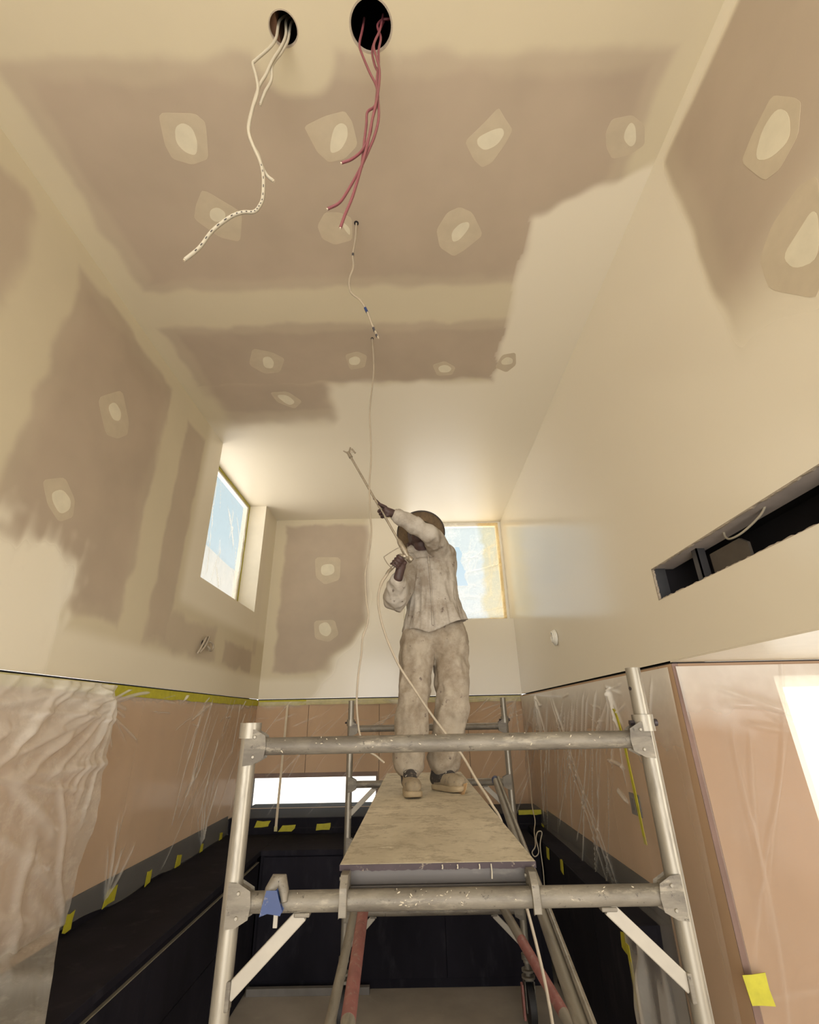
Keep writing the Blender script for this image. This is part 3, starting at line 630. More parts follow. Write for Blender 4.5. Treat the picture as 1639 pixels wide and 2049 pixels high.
# strip falling down the corner of the right wall
crs = rand_creases(16, 16, .4, 1.57, .08, .02, .02, (.4, 1.0), (0, 1, 0, .5))
sh = sheet('plastic_strip', 'film_right', 40, 120, lambda s, t, h: np.stack([1.035 - h * .8 - .01 * (1 - t) + .0 * s, 2.44 + s * .58 , .0 + t * .96], 1), crs, seed=16)
tag(sh, 'narrow plastic strip hanging down beside the right wall black panels', 'plastic sheet')
# return wall to the side room
asp = 1.05
crs = rand_creases(26, 17, asp, 1.2, .25, .0035, .008, (.3, .8), (.0, .9, .0, .6)) + rand_creases(12, 18, asp, -.35, .25, .006, .008, (.1, .3), (.0, .8, .85, .98)) + [(.0, .43, .6, .445, .004, .006, asp), (.02, .33, .08, .25, .01, .01, asp)]
sh = sheet('plastic_sheet', 'film_return', 300, 300, lambda s, t, h: np.stack([XR + .01 + s * 2.1, YT - .012 - h - .03 * (1 - t), .02 + t * 2.085], 1), crs, seed=17)
tag(sh, 'plastic sheet over the wall and bright window of the side room', 'plastic sheet')
# high windows
asp = 1.0
def gap(sc, tc):
    ww = .030 + .012 * np.sin(tc * 40); c = .555 + .05 * (.75 - tc)
    return ~((tc > .34) & (tc < .74) & (np.abs(sc - c) < ww + (tc < .5) * .02))
crs = rand_creases(26, 19, asp, .15, .35, .012, .02, (.2, .6), (0, .9, 0, .6)) + rand_creases(14, 20, asp, 1.4, .3, .01, .015, (.2, .6), (.6, 1, .0, .7))
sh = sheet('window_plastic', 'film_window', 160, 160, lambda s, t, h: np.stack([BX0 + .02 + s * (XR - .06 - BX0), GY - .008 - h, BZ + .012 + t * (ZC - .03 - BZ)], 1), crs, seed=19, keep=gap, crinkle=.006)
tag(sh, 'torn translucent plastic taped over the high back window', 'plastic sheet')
sh = sheet('window_plastic', 'film_clear', 120, 120, lambda s, t, h: np.stack([GX + .004 + h, WY0 + .03 + s * (WY1 - WY0 - .06), WZ + .02 + t * (ZC - .04 - WZ)], 1), rand_creases(22, 21, 1.1, 1.8, .5, .008, .02, (.1, .4), (.2, 1, .0, .7)), seed=21)
tag(sh, 'thin clear plastic over the high left window', 'plastic sheet')
sh = sheet('window_plastic', 'film_milky', 80, 50, lambda s, t, h: np.stack([GX - .02 + h, WY0 + .03 + s * (WY1 - WY0 - .06), WZ + .02 + t * .45 + .015 * np.sin(s * 6)], 1), rand_creases(8, 22, 2, 1.8, .4, .01, .012, (.2, .7)), seed=22)
tag(sh, 'milky plastic strip across the foot of the left window', 'plastic sheet')

# ------------------------------------------------------------------ masking tape
def strip(name, label, mat, pts, width_dir, w, normal, seed=0, jit=.1, group=None):
    rr = random.Random(seed); V = []; F = []; n = len(pts); wd = Vector(width_dir); nr = Vector(normal)
    for i, p in enumerate(pts):
        p = Vector(p); a = rr.uniform(-jit, jit) * w
        V += [p + nr * .0035, p + wd * (w + a) + nr * .0035, p, p + wd * (w + a)]
    for i in range(n - 1):
        b = i * 4; F += [(b, b + 4, b + 5, b + 1), (b + 2, b + 3, b + 7, b + 6), (b, b + 2, b + 6, b + 4), (b + 1, b + 5, b + 7, b + 3)]
    F += [(0, 1, 3, 2), (n * 4 - 4, n * 4 - 2, n * 4 - 1, n * 4 - 3)]
    return tag(link_mesh(name, V, F, mat), label, 'tape', group)
def run(a, b, n): return [tuple(Vector(a).lerp(Vector(b), i / (n - 1))) for i in range(n)]
strip('masking_tape', 'bright yellow-green tape strip along the top of the left plastic', 'tape', run((XL + .008, 2.96, ZL - .006), (XL + .008, YB - .02, ZL - .006), 26), (0, 0, -1), .062, (1, 0, 0), 1, .08)
strip('masking_tape', 'pale oversprayed tape strip above the crumpled near sheet', 'tape_pale', run((XL + .008, .9, ZL - .006), (XL + .008, 2.955, ZL - .006), 16), (0, 0, -1), .055, (1, 0, 0), 2, .15)
strip('masking_tape', 'yellow-green tape along the back wall top, next to the left corner', 'tape', run((XL + .02, YB - .012, ZL - .008), (-1.28, YB - .012, ZL - .008), 10), (0, 0, -1), .06, (0, -1, 0), 3)
strip('masking_tape', 'pale oversprayed tape along the back wall top behind the worker', 'tape_pale', run((-1.28, YB - .012, ZL - .008), (XR - .02, YB - .012, ZL - .008), 24), (0, 0, -1), .06, (0, -1, 0), 4)
strip('masking_tape', 'thin yellow-green tape along the head of the left window', 'tape', run((GX + .004, WY0 + .01, ZC - .004), (GX + .004, WY1 - .005, ZC - .004), 12), (0, 0, -1), .028, (1, 0, 0), 5, .1)
strip('masking_tape', 'thin yellow-green tape down the rear jamb of the left window', 'tape', run((GX + .004, WY1 - .004, ZC - .03), (GX + .004, WY1 - .004, WZ + .002), 12), (0, -1, 0), .022, (1, 0, 0), 6, .1)
strip('masking_tape', 'long vertical yellow-green tape on the right plastic by the outlet', 'tape', spline([(XR - .035, 3.19, 1.93), (XR - .035, 3.13, 1.915), (XR - .035, 3.085, 1.80), (XR - .04, 3.05, 1.62), (XR - .045, 3.01, 1.26)], 5), (0, -1, 0), .028, (-1, 0, 0), 7)
strip('masking_tape', 'amber tape edge standing behind the right scaffold post', 'tape_orange', run((XR - .05, 2.715, 1.39), (XR - .06, 2.70, 1.11), 6), (0, -1, 0), .022, (-1, 0, 0), 8)
def tab(label, loc, u, v, n, seed, group):
    rr = random.Random(seed); j = lambda: rr.uniform(-.12, .12)
    poly = [(-.5 + j(), -.5 + j()), (.0 + j(), -.5 + j() * .5), (.5 + j(), -.5 + j()), (.5 + j() * .5, 0), (.5 + j(), .5 + j()), (-.1, .5 + j() * .6), (-.5 + j(), .5 + j())]
    o = MB().prism(poly, loc, u, v, n, .0025).build('tape_tab', 'tape'); return tag(o, label, 'tape', group)
gl = 'tape tabs holding the foot of the left sheet'
TL = ['yellow-green tape tab at the sheet foot touching the crumpled plastic', 'widest torn yellow-green tape tab along the left sheet foot', 'narrow yellow-green tape tab, third from the crumpled plastic', 'yellow-green tape tab on the left upstand, fourth from the crumpled plastic', 'yellow-green tape tab on the left upstand, second from the black ledge', 'yellow-green tape tab on the left upstand closest to the black ledge']
TB = ['small yellow-green tape tab on the ledge between seam tape and left corner', 'yellow-green tape tab right under the pale seam tape foot', 'yellow-green tape tab on the ledge between seam tape and scaffold', 'yellow-green tape tab on the ledge behind the far scaffold brace']
TRr = ['yellow-green tape tab at the right sheet foot by the hanging cord', 'yellow-green tape tab on the right panels, second from the hanging cord', 'yellow-green tape tab on the right panels, third from the hanging cord', 'yellow-green tape tab at the right sheet foot behind the scaffold post']
for i, (y, z, w) in enumerate(((3.06, .955, .055), (3.42, .965, .10), (3.86, .945, .055), (4.30, .935, .07), (4.72, .92, .055), (5.15, .915, .055))):
    tab(TL[i], (XL + .022, y, z), (0, w * 1.1, .0), (0, .012, .075), (1, 0, 0), 40 + i, gl)
gb = 'tape tabs holding the foot of the back sheet'
for i, (x, z) in enumerate(((-1.50, .985), (-1.26, .945), (-.915, .955), (.62, .975))):
    tab(TB[i], (x, 5.322, z), (.13, 0, 0), (.03, -.002, .05), (0, -1, 0), 50 + i, gb)
gr = 'tape tabs holding the foot of the right sheet'
for i, (y, z) in enumerate(((5.28, .905), (4.52, .89), (4.12, .90), (3.06, .84))):
    tab(TRr[i], (1.036 if y < 4.7 else 1.19, y, z), (0, .075, 0), (0, -.02, .08), (-1, 0, 0), 60 + i, gr)
tab('square yellow-green tape piece over the brown corner strip', (XR + .01, YT - .05, .94), (.085, 0, 0), (0, 0, .085), (0, -1, 0), 70, None)
strip('masking_tape', 'yellow-green tape standing in the back right corner above the ledge', 'tape', run((.98, 5.322, 1.06), (1.20, 5.322, 1.06), 5), (0, 0, -1), .04, (0, -1, 0), 9)
strip('masking_tape', 'torn yellow-green tape hanging on the plastic strip by the right post', 'tape', run((1.022, 2.99, .86), (1.022, 2.97, .62), 8), (0, -1, 0), .035, (-1, 0, 0), 10, .35)
strip('masking_tape', 'yellow-green tape down the near edge of the left worktop cover', 'tape', run((-1.322, 2.175, .86), (-1.322, 2.14, .60), 6), (0, -1, 0), .03, (1, 0, 0), 11)
tag(MB().box(-1.378, -1.348, 5.285, 5.292, .93, .97).build('tape_tail', 'tape_pale'), 'pale tape tail hanging below the vertical seam tape', 'tape')
strip('seam_tape', 'pale vertical seam tape down the back plastic over the slot window', 'rope', run((-1.50, YB - .045, 2.06), (-1.375, 5.292, .955), 8), (1, 0, 0), .024, (0, -1, 0), 12, .05)

# ------------------------------------------------------------------ scaffold tower
FX0, FX1, FY, GYF = -.5353, .7347, 1.6564, 4.209
sc = empty('scaffold_tower', (.1, 2.93, 0)); tag(sc, 'paint-spattered aluminium scaffold tower on castors carrying the platform', 'scaffold')
TR = .0254
def xsec(a, b, r=TR, n=20): return MB().tube([a, b], r, n)
def frame(y, near):
    for k, x in enumerate((FX0, FX1)):
        left = k == 0
        top = 1.872 if (near and left) else (1.868 if near else 1.87)
        p = xsec((x, y, .34), (x, y, top)).build('post', 'alu_bright', sc, smooth=True)
        if near and left:
            MB().ring((x, y, 1.872), (0, 0, 1), .024, .0335, .045, 28).build('collar', 'alu_bright', p, smooth=True)
        else:
            MB().ring((x, y, 1.872), (0, 0, 1), .021, .0325, .048, 28).build('collar', 'alu_bright', p, smooth=True)
            MB().ring((x, y, 1.965), (0, 0, 1), .019, .0235, .15, 24).build('spigot', 'alu_bright', p, smooth=True)
            MB().tube([(x - .046, y - .004, 1.872), (x - .032, y - .004, 1.872)], .009, 6).build('bolt', 'bolt', p, smooth=True); MB().tube([(x + .031, y - .004, 1.872), (x + .041, y - .004, 1.872)], .011, 12).build('bolt', 'bolt', p, smooth=True)
            MB().tube([(x - .0238, y - .006, 1.975), (x - .018, y - .004, 1.975)], .006, 12).build('pin_hole', 'bolt', p, smooth=True)
        # castor
        c = MB().tube([(x, y, .25), (x, y, .36)], .019, 16).build('castor_stem', 'alu', sc, smooth=True)
        MB().ring((x, y, .372), (0, 0, 1), .024, .036, .03, 18).build('jack_nut', 'alu', c, smooth=True)
        MB().ring((x, y, .30), (0, 0, 1), .018, .042, .012, 20).ring((x, y, .265), (0, 0, 1), .018, .046, .012, 20).build('swivel_plate', 'alu', c, smooth=True)
        MB().box(x - .034, x - .028, y - .03, y + .04, .09, .262).box(x + .028, x + .034, y - .03, y + .04, .09, .262).box(x - .034, x + .034, y - .03, y + .04, .25, .262).build('fork', 'alu', c)
        MB().box(x - .06, x - .045, y - .05, y + .0, .06, .24).build('brake_lever', 'red', c, bevel=.004)
        wh = MB().tube([(x - .024, y + .015, .112), (x - .02, y + .015, .112), (x + .02, y + .015, .112), (x + .024, y + .015, .112)], [.100, .112, .112, .100], 28).build('wheel', 'rubber', c, smooth=True)
    for z in (1.825, 1.428, 1.03, .63):
        r = xsec((FX0 + .02, y, z), (FX1 - .02, y, z)).build('rung', 'alu', sc, smooth=True)
        # welded saddle ends
        for x, d in ((FX0, 1), (FX1, -1)):
            poly = [(x + d * px, z + pz) for px, pz in ((.004, -.043), (.022, -.041), (.050, -.0262), (.054, .0), (.050, .0262), (.022, .041), (.004, .043))]
            MB().prism(poly, (0, y - .0285, 0), (1, 0, 0), (0, 0, 1), (0, 1, 0), .040).build('weld_saddle', 'alu', r, smooth=False, bevel=.009)
            if near:
                for dz in (.028, -.028): MB().tube([(x + d * .026, y - .032, z + dz), (x + d * .026, y - .027, z + dz)], [.004, .0065], 10).build('rivet', 'alu_bright', r, smooth=True)
    for z in (1.428, .63):
        for x, d in ((FX0, 1), (FX1, -1)):
            a = Vector((x + d * .205, y - .006, z - .026)); b = Vector((x + d * .018, y - .006, z - .195)); t = (b - a).normalized(); w = Vector((t.z, 0, -t.x))
            gs = MB().obox((a + b) / 2, (b - a) / 2, w * .018, Vector((0, .0075, 0))).build('gusset', 'alu_bar', sc, bevel=.003)
            MB().box(a.x - .022, a.x + .022, y - .018, y + .012, z - .033, z - .022).build('weld_tab', 'alu', gs, bevel=.003)
            MB().obox(b + Vector((-d * .001, 0, 0)), (.010, 0, 0), (0, .014, 0), (0, 0, .032)).build('weld_tab', 'alu', gs, bevel=.004)
frame(FY, True); frame(GYF, False)
def extend(a, b, ya, yb):
    a, b = Vector(a), Vector(b); d = (b - a) / (b.y - a.y); return a + d * (ya - a.y), a + d * (yb - a.y)
def brace(a, b, redspan=None, hook='blue'):
    a, b = Vector(a), Vector(b)
    o = MB().tube([a, b], .0235, 18).build('brace', 'alu_brace', sc, smooth=True)
    if redspan:
        p, q = a.lerp(b, redspan[0]), a.lerp(b, redspan[1]); MB().ring((p + q) / 2, q - p, .0225, .0242, (q - p).length, 20).build('red_band', 'red', o, smooth=True)
    for e in (a, b):
        d = (b - a).normalized() * (1 if e == a else -1)
        MB().tube([e - d * .012, e + d * .035], .0275, 16).build('brace_hook', hook if e == a else 'alu', o, smooth=True)
    return o
A0, A1 = extend((.616, 4.2, 1.447), (.441, 1.75, 1.119), 4.18, 1.665)
brace(A0, A1, None)
C0, C1 = extend((-.259, 2.85, 1.155), (-.232, 1.97, 1.03), 4.18, 1.665)
brace(C0, C1, (.32, .875))
D0, D1 = extend((-.374, 3.33, .884), (-.385, 2.63, .74), 4.18, 1.68)
brace(D0, D1, None)
B0, B1 = extend((.494, 3.33, .871), (.612, 2.63, .727), 4.18, 1.68)
brace(B0, B1, (.42, .60))
A2 = Vector((.02, 0, .03)); o = MB().tube([A0 + A2 + (A1 - A0) * .02, A1 + A2], .0105, 10).build('brace_rod', 'alu_bright', sc, smooth=True)
# blue trigger hook left on the front rung
hk = MB().prism([(-.436, 1.413), (-.420, 1.418), (-.405, 1.416), (-.386, 1.413), (-.383, 1.420), (-.394, 1.445), (-.400, 1.462), (-.424, 1.462), (-.430, 1.440)], (0, FY - .046, 0), (1, 0, 0), (0, 0, 1), (0, 1, 0), .022).build('brace_hook', 'blue', sc, bevel=.005)
MB().tube([(-.432, FY - .034, 1.430), (-.422, FY - .026, 1.462), (-.410, FY - .012, 1.480), (-.396, FY - .008, 1.480), (-.384, FY - .020, 1.458), (-.378, FY - .030, 1.434)], [.009, .015, .019, .018, .014, .008], 12).build('hook_jaw', 'alu', hk, smooth=True)
MB().tube([(-.412, FY - .02, 1.470), (-.408, FY + .012, 1.466), (-.406, FY + .030, 1.44)], [.018, .016, .010], 12).build('hook_claw', 'blue', hk, smooth=True)
MB().box(-.410, -.398, FY - .012, FY - .006, 1.372, 1.405).build('hook_trigger', 'alu_bar', hk, bevel=.001)
# dried paint lumps on the rungs
sp = MB(); rr = random.Random(5)
for i in range(70):
    x = rr.uniform(-.45, .62); z = rr.choice((1.428, 1.825)); th = rr.uniform(.2, 2.2) if i > 22 else rr.uniform(.5, 2.0)
    if i < 22: x = rr.uniform(-.06, .13); z = 1.428
    c = Vector((x, FY - TR * math.sin(th), z + TR * math.cos(th))); a = rr.uniform(.0012, .0036)
    d_ = Vector((rr.uniform(-1, 1), 0, rr.uniform(-.5, .5))).normalized() * a * rr.uniform(.8, 1.8)
    sp.tube([c - d_, c - d_ * .4, c + d_ * .5, c + d_], [.0006, a * .6, a * .35, .0006], 7)
o = sp.build('paint_splashes', 'splat', sc, smooth=True); o['kind'] = 'stuff'

# platform
PX0, PX1, PY0, PY1, PZ = -.236, .3488, 1.695, 4.20, 1.503
pf = empty('scaffold_platform', (.056, 2.95, PZ)); tag(pf, 'paint-stained plywood platform deck hooked between the scaffold frames', 'platform')
MB().box(PX0, PX1, PY0, PY1, PZ - .012, PZ).build('deck', 'deck', pf, bevel=.002)
rg = random.Random(3); pe = [(PX0 + (PX1 - PX0) * i / 60, -.014 - rg.uniform(0, .004)) for i in range(61)]
MB().prism([(PX0, -.001), ] + pe[0:] + [(PX1, -.001)], (0, PY0 - .003, PZ), (1, 0, 0), (0, 0, 1), (0, 1, 0), .006).build('deck_edge', 'deck_edge', pf)
MB().box(PX0 + .02, PX1 - .02, PY0 + .012, PY0 + .05, PZ - .055, PZ - .012).build('end_beam', 'alu_dark', pf, bevel=.003)
MB().box(PX0 + .02, PX1 - .02, PY0 + .008, PY0 + .055, PZ - .068, PZ - .055).build('end_flange', 'alu_dark', pf, bevel=.002)
MB().box(PX0 + .02, PX1 - .02, PY1 - .05, PY1 - .012, PZ - .055, PZ - .012).build('end_beam', 'alu_dark', pf, bevel=.003)
for x in (PX0 + .01, PX1 - .035): MB().box(x, x + .025, PY0 + .05, PY1 - .05, PZ - .055, PZ - .012).build('side_beam', 'alu', pf, bevel=.002)
for y, d in ((FY, 1), (GYF, -1)):
    for x in (PX0 + .022, PX1 - .022):
        pts = [(y + d * .055, PZ - .014), (y - d * .008, PZ - .014), (y - d * .030, PZ - .040), (y - d * .036, PZ - .075), (y - d * .036, PZ - .105), (y - d * .028, PZ - .105), (y - d * .027, PZ - .075), (y - d * .010, PZ - .048), (y + d * .026, PZ - .046), (y + d * .032, PZ - .085), (y + d * .055, PZ - .085)]
        h = MB().prism(pts, (x - .011, 0, 0), (0, 1, 0), (0, 0, 1), (1, 0, 0), .022).build('hook', 'alu', pf, bevel=.002)
        MB().tube([(x - .013, y + d * .02, PZ - .03), (x - .018, y + d * .02, PZ - .03)], .005, 8).build('hook_rivet', 'alu_bright', h, smooth=True)
for (x, l) in ((.215, .034), (.07, .008), (.115, .008), (.18, .010)): MB().tube([(x, PY0 - .005, PZ - .004), (x + .001, PY0 - .006, PZ - .006 - l * .5), (x, PY0 - .005, PZ - .006 - l)], [.002, .0016, .0022], 8).build('paint_drip', 'splat', pf, smooth=True)
sp = MB().add([(.235, 3.08, PZ + .001), (.265, 3.02, PZ + .001), (.285, 3.03, PZ + .055), (.262, 3.06, PZ + .045), (.238, 3.09, PZ + .05), (.25, 3.0, PZ + .002)], [(0, 1, 2, 3), (0, 3, 4), (1, 0, 5)])
o = sp.build('paper_scrap', 'paper'); sf = o.modifiers.new('s', 'SOLIDIFY'); sf.thickness = .002; tag(o, 'small curled tan paper scrap beside the left shoe on the deck', 'paper scrap')

# ------------------------------------------------------------------ the worker
def capsule(bm_v, bm_f, p0, r0, p1, r1, n=14, rings=4):
    p0, p1 = Vector(p0), Vector(p1); t = (p1 - p0); L = t.length
    t = t / L if L > 1e-6 else Vector((0, 0, 1)); a = Vector((0, 0, 1)) if abs(t.z) < .9 else Vector((1, 0, 0)); u = t.cross(a).normalized(); w = t.cross(u)
    prof = [(-math.cos(math.pi / 2 * k / rings) * r0, math.sin(math.pi / 2 * k / rings) * r0) for k in range(0, rings + 1)] + [(L + math.sin(math.pi / 2 * k / rings) * r1, math.cos(math.pi / 2 * k / rings) * r1) for k in range(0, rings + 1)]
    b = len(bm_v)
    bm_v.append(p0 - t * r0)
    mid = prof[1:-1]
    for d, r in mid: bm_v.extend([p0 + t * d + r * (math.cos(2 * math.pi * k / n) * u + math.sin(2 * math.pi * k / n) * w) for k in range(n)])
    bm_v.append(p1 + t * r1); e = len(bm_v) - 1
    for k in range(n): bm_f.append((b, b + 1 + (k + 1) % n, b + 1 + k))
    for i in range(len(mid) - 1):
        for k in range(n): bm_f.append((b + 1 + i * n + k, b + 1 + i * n + (k + 1) % n, b + 1 + (i + 1) * n + (k + 1) % n, b + 1 + (i + 1) * n + k))
    q = b + 1 + (len(mid) - 1) * n
    for k in range(n): bm_f.append((q + k, q + (k + 1) % n, e))
def blob(chains, voxel, smooth_it, name, mat, parent, disp=None, scale_y=None):
    """one continuous skin from tapered limbs: union by voxel remesh, then smoothed"""
    V = []; F = []
    for ch in chains:
        for (p0, r0), (p1, r1) in zip(ch[:-1], ch[1:]): capsule(V, F, p0, r0, p1, r1)
    o = link_mesh(name + '_src', V, F, mat)
    m = o.modifiers.new('r', 'REMESH'); m.mode = 'VOXEL'; m.voxel_size = voxel
    sm = o.modifiers.new('s', 'SMOOTH'); sm.factor = .5; sm.iterations = smooth_it
    dg = bpy.context.evaluated_depsgraph_get(); me = bpy.data.meshes.new_from_object(o.evaluated_get(dg)); bpy.data.objects.remove(o)
    me.name = name
    if disp:
        n = len(me.vertices); co = np.empty(n * 3); me.vertices.foreach_get('co', co); co = co.reshape(-1, 3); no = np.empty(n * 3); me.vertices.foreach_get('normal', no); no = no.reshape(-1, 3)
        d = np.array([disp(Vector(c)) for c in co]); me.vertices.foreach_set('co', (co + no * d[:, None]).ravel())
    me.materials.clear(); me.materials.append(M[mat]); me.polygons.foreach_set('use_smooth', [True] * len(me.polygons)); me.update()
    r = bpy.data.objects.new(name, me); COL.objects.link(r)
    if parent is not None: r.parent = parent; r.matrix_parent_inverse = Matrix.Translation(-parent.location)
    return r
V3 = Vector
pr = empty('person', (.1, 3.13, PZ)); tag(pr, 'worker in dirty white coveralls and round hat raising a spray pole', 'person')
# joints (person's right is towards -X, facing the camera side)
hipR, hipL = V3((.045, 3.14, 2.39)), V3((.225, 3.15, 2.39))
kneR, kneL = V3((-.012, 3.06, 1.95)), V3((.222, 3.12, 1.95))
ankR, ankL = V3((-.045, 3.10, 1.60)), V3((.170, 3.19, 1.60))
shR, shL = V3((.005, 3.12, 2.885)), V3((.215, 3.13, 2.955))
elR, wrR = V3((-.105, 2.97, 2.615)), V3((-.088, 2.765, 2.685))
elL, wrL = V3((.125, 2.88, 3.015)), V3((-.112, 2.80, 3.126))
chest, waist, pelv = V3((.118, 3.14, 2.80)), V3((.135, 3.14, 2.56)), V3((.135, 3.14, 2.43))
neck = V3((.085, 3.13, 2.95))
hup = V3((-.02, .72, .70)).normalized()            # the head is tipped back, looking up at the nozzle
hfw = V3((-.35, -.66, .66)); hfw = (hfw - hup * hfw.dot(hup)).normalized(); hrt = hfw.cross(hup)
hc = V3((.058, 3.11, 3.07))
def hd(f, r, u): return hc + hfw * f + hrt * r + hup * u
# spray pole geometry (the hands close on it)
PG, PT = V3((-.030, 2.75, 2.821)), V3((-.412, 2.75, 3.552)); pax = (PT - PG).normalized()
gripL = PG + pax * ((wrL - PG).dot(pax) + .035)
def hand(ax, c, wrist, R, fr, thumb_sign, point=False, forward=1):
    """palm beside the bar (axis ax through c), four fingers curled round it, thumb closing the other way"""
    out = []; n = (wrist - c); n = (n - ax * n.dot(ax)).normalized(); t = ax.cross(n) * thumb_sign
    palm = c + n * (R + .012)
    out.append([(wrist, .029), (palm + (wrist - palm) * .35, .029), (palm + n * .006, .026)])
    for k in range(4):
        o = ax * ((1.5 - k) * .0215 * forward)
        base = palm + o + t * .006
        out.append([(palm + (wrist - palm) * .25, .020), (base + n * .004, .0135)])
        if point and k == 0:
            out.append([(base, .0105), (base + ax * .03 * forward + t * .004 - n * .006, .0095), (base + ax * .058 * forward - n * .02, .0085), (base + ax * .075 * forward - n * .034 - t * .003, .0075)]); continue
        L = [(base, .0105)]
        for i, th in enumerate((25, 62, 100, 140, 178, 210)):
            a = math.radians(th); L.append((c + o + (R * (1 + .02 * k)) * (math.cos(a) * n + math.sin(a) * t), fr - .0005 * i - (.0008 if k == 3 else 0)))
        out.append(L)
    o = ax * (.030 * forward)
    out.append([(palm - o * .0 + n * .004, .016), (palm + o * .55 - t * .016, .0125), (c + o * 1.15 + R * 1.1 * (math.cos(-1.2) * n + math.sin(-1.2) * t), .0105), (c + o * 1.55 + R * 1.15 * (math.cos(-2.0) * n + math.sin(-2.0) * t), .009)])
    return out
HGp = V3((-.092, 2.735, 2.775)); hax = (V3((-.055, 2.745, 2.83)) - V3((-.125, 2.735, 2.735))).normalized()   # gun handle
body = [[(pelv, .10), (waist, .105), (chest, .12), (neck, .06)], [(neck, .055), (hd(-.02, 0, -.06), .055), (hd(-.01, 0, -.01), .075)],
        [(hd(-.025, 0, .025), .092), (hd(.02, 0, .015), .082)], [(hd(.02, 0, -.03), .070), (hd(.05, 0, -.075), .042)], [(hd(.06, -.02, -.085), .026), (hd(.075, 0, -.09), .024), (hd(.06, .02, -.085), .026)],
        [(hd(.085, 0, .0), .014), (hd(.112, 0, -.026), .015)], [(hd(.088, -.022, -.052), .008), (hd(.095, 0, -.053), .010), (hd(.088, .022, -.052), .008)],
        [(hd(.075, -.045, .018), .016), (hd(.088, 0, .016), .012), (hd(.075, .045, .018), .016)],
        [(hd(-.015, -.088, -.03), .012), (hd(-.02, -.092, .012), .016)], [(hd(-.015, .088, -.03), .012), (hd(-.02, .092, .012), .016)],
        [(shR, .055), (elR, .042), (wrR, .028)], [(shL, .055), (elL, .042), (wrL, .028)], [(shR, .06), (chest, .1), (shL, .06)],
        [(pelv, .1), (hipR, .075), (kneR, .055), (ankR, .04)], [(pelv, .1), (hipL, .075), (kneL, .055), (ankL, .04)]]
body += hand(pax, gripL, wrL, .020, .0098, 1, point=True, forward=1)
body += hand(hax, HGp, wrR, .024, .0098, -1, forward=1)
bd = blob(body, .0042, 2, 'body', 'skin', pr)
for s in (-1, 1):
    MB().tube([hd(.078, s * .033, .0), hd(.090, s * .033, .0)], [.012, .008], 12).build('eye', 'white_cable', bd, smooth=True)
blob([[(hd(-.055, 0, .035), .088), (hd(-.03, 0, .06), .085)]], .008, 2, 'hair', 'hair', pr)
# hood of the coverall round head and neck
def folds(amp, sx, sz, seed):
    off = Vector((seed * 3.1, seed * 1.7, seed * 2.3))
    def f(c):
        p = Vector((c.x * sx, c.y * sx, c.z * sz)) + off
        return amp * (1 - 2 * abs(mnoise.noise(p))) + amp * .5 * mnoise.noise(p * 2.7)
    return f
hood = [[(hd(-.05, .078, .02), .034), (hd(-.045, .082, -.05), .034), (neck + V3((-.05, -.015, -.0)), .05)], [(hd(-.05, -.078, .02), .034), (hd(-.045, -.08, -.05), .034), (neck + V3((.06, .0, .0)), .055)],
        [(hd(-.09, .05, .0), .04), (hd(-.10, 0, .0), .045), (hd(-.09, -.05, .0), .04)], [(hd(-.1, 0, -.02), .05), (neck + V3((0, .05, -.03)), .07)], [(neck + V3((-.055, -.03, -.02)), .042), (neck + V3((0, -.055, -.03)), .042), (neck + V3((.055, -.03, -.02)), .046)]]
blob(hood, .009, 3, 'hood', 'jacket', pr, folds(.004, 18, 14, 1))
jacket = [[(shR + V3((.015, 0, -.01)), .080), (chest + V3((0, 0, .02)), .125), (shL + V3((-.01, 0, -.02)), .085)],
          [(chest + V3((-.03, 0, 0)), .11), (V3((.09, 3.13, 2.62)), .115)], [(chest + V3((.04, 0, .02)), .115), (V3((.175, 3.13, 2.62)), .118)],
          [(shR, .082), (shR.lerp(elR, .5), .076), (elR + V3((-.005, .01, -.010)), .078), (elR.lerp(wrR, .45), .070), (elR.lerp(wrR, .80), .052)],
          [(elR + V3((0, .01, -.015)), .076), (elR + V3((0, -.06, .0)), .072)],
          [(shL + V3((.0, 0, -.01)), .090), (shL.lerp(elL, .5), .070), (elL, .060), (elL.lerp(wrL, .5), .055), (elL.lerp(wrL, .86), .047)],
          [(shL + V3((.012, 0, -.06)), .085), (V3((.205, 3.12, 2.75)), .090)]]
jk = blob(jacket, .010, 4, 'coverall_jacket', 'jacket', pr, folds(.010, 13, 6.0, 2))
# loose lower half of the jacket, an open skirt of cloth with hanging folds
nz, nt = 34, 144; VV = []; FF = []
for i in range(nz):
    q = i / (nz - 1)
    for k in range(nt):
        th = 2 * math.pi * k / nt; ct_, st_ = math.cos(th), math.sin(th)
        hem = 2.455 + .03 * ct_ - .075 * max(0, -st_) ** 3 * (1 - abs(ct_ + .25)) + .008 * math.sin(3 * th + 1)
        z = 2.90 + (hem - 2.90) * q
        rx = .135 + .064 * q ** .8 + .012 * math.sin(q * 7); ry = .110 + .045 * q
        cx = .118 + .030 * q - .004 * q; cy = 3.132 - .006 * q
        p = Vector((ct_ * 2.6 + q * .8, st_ * 2.6 - q * .5, q * .9)); fd = (1 - 2 * abs(mnoise.noise(p * 1.7))) * .6 + .4 * mnoise.noise(p * 4.1)
        w_ = (.006 + .020 * q) * fd
        VV.append((cx + (rx + w_) * ct_, cy + (ry + w_) * st_, z))
for i in range(nz - 1):
    for k in range(nt): FF.append((i * nt + k, (i + 1) * nt + k, (i + 1) * nt + (k + 1) % nt, i * nt + (k + 1) % nt))
sk = link_mesh('jacket_skirt', VV, FF, 'jacket', pr, True); sf = sk.modifiers.new('t', 'SOLIDIFY'); sf.thickness = .003
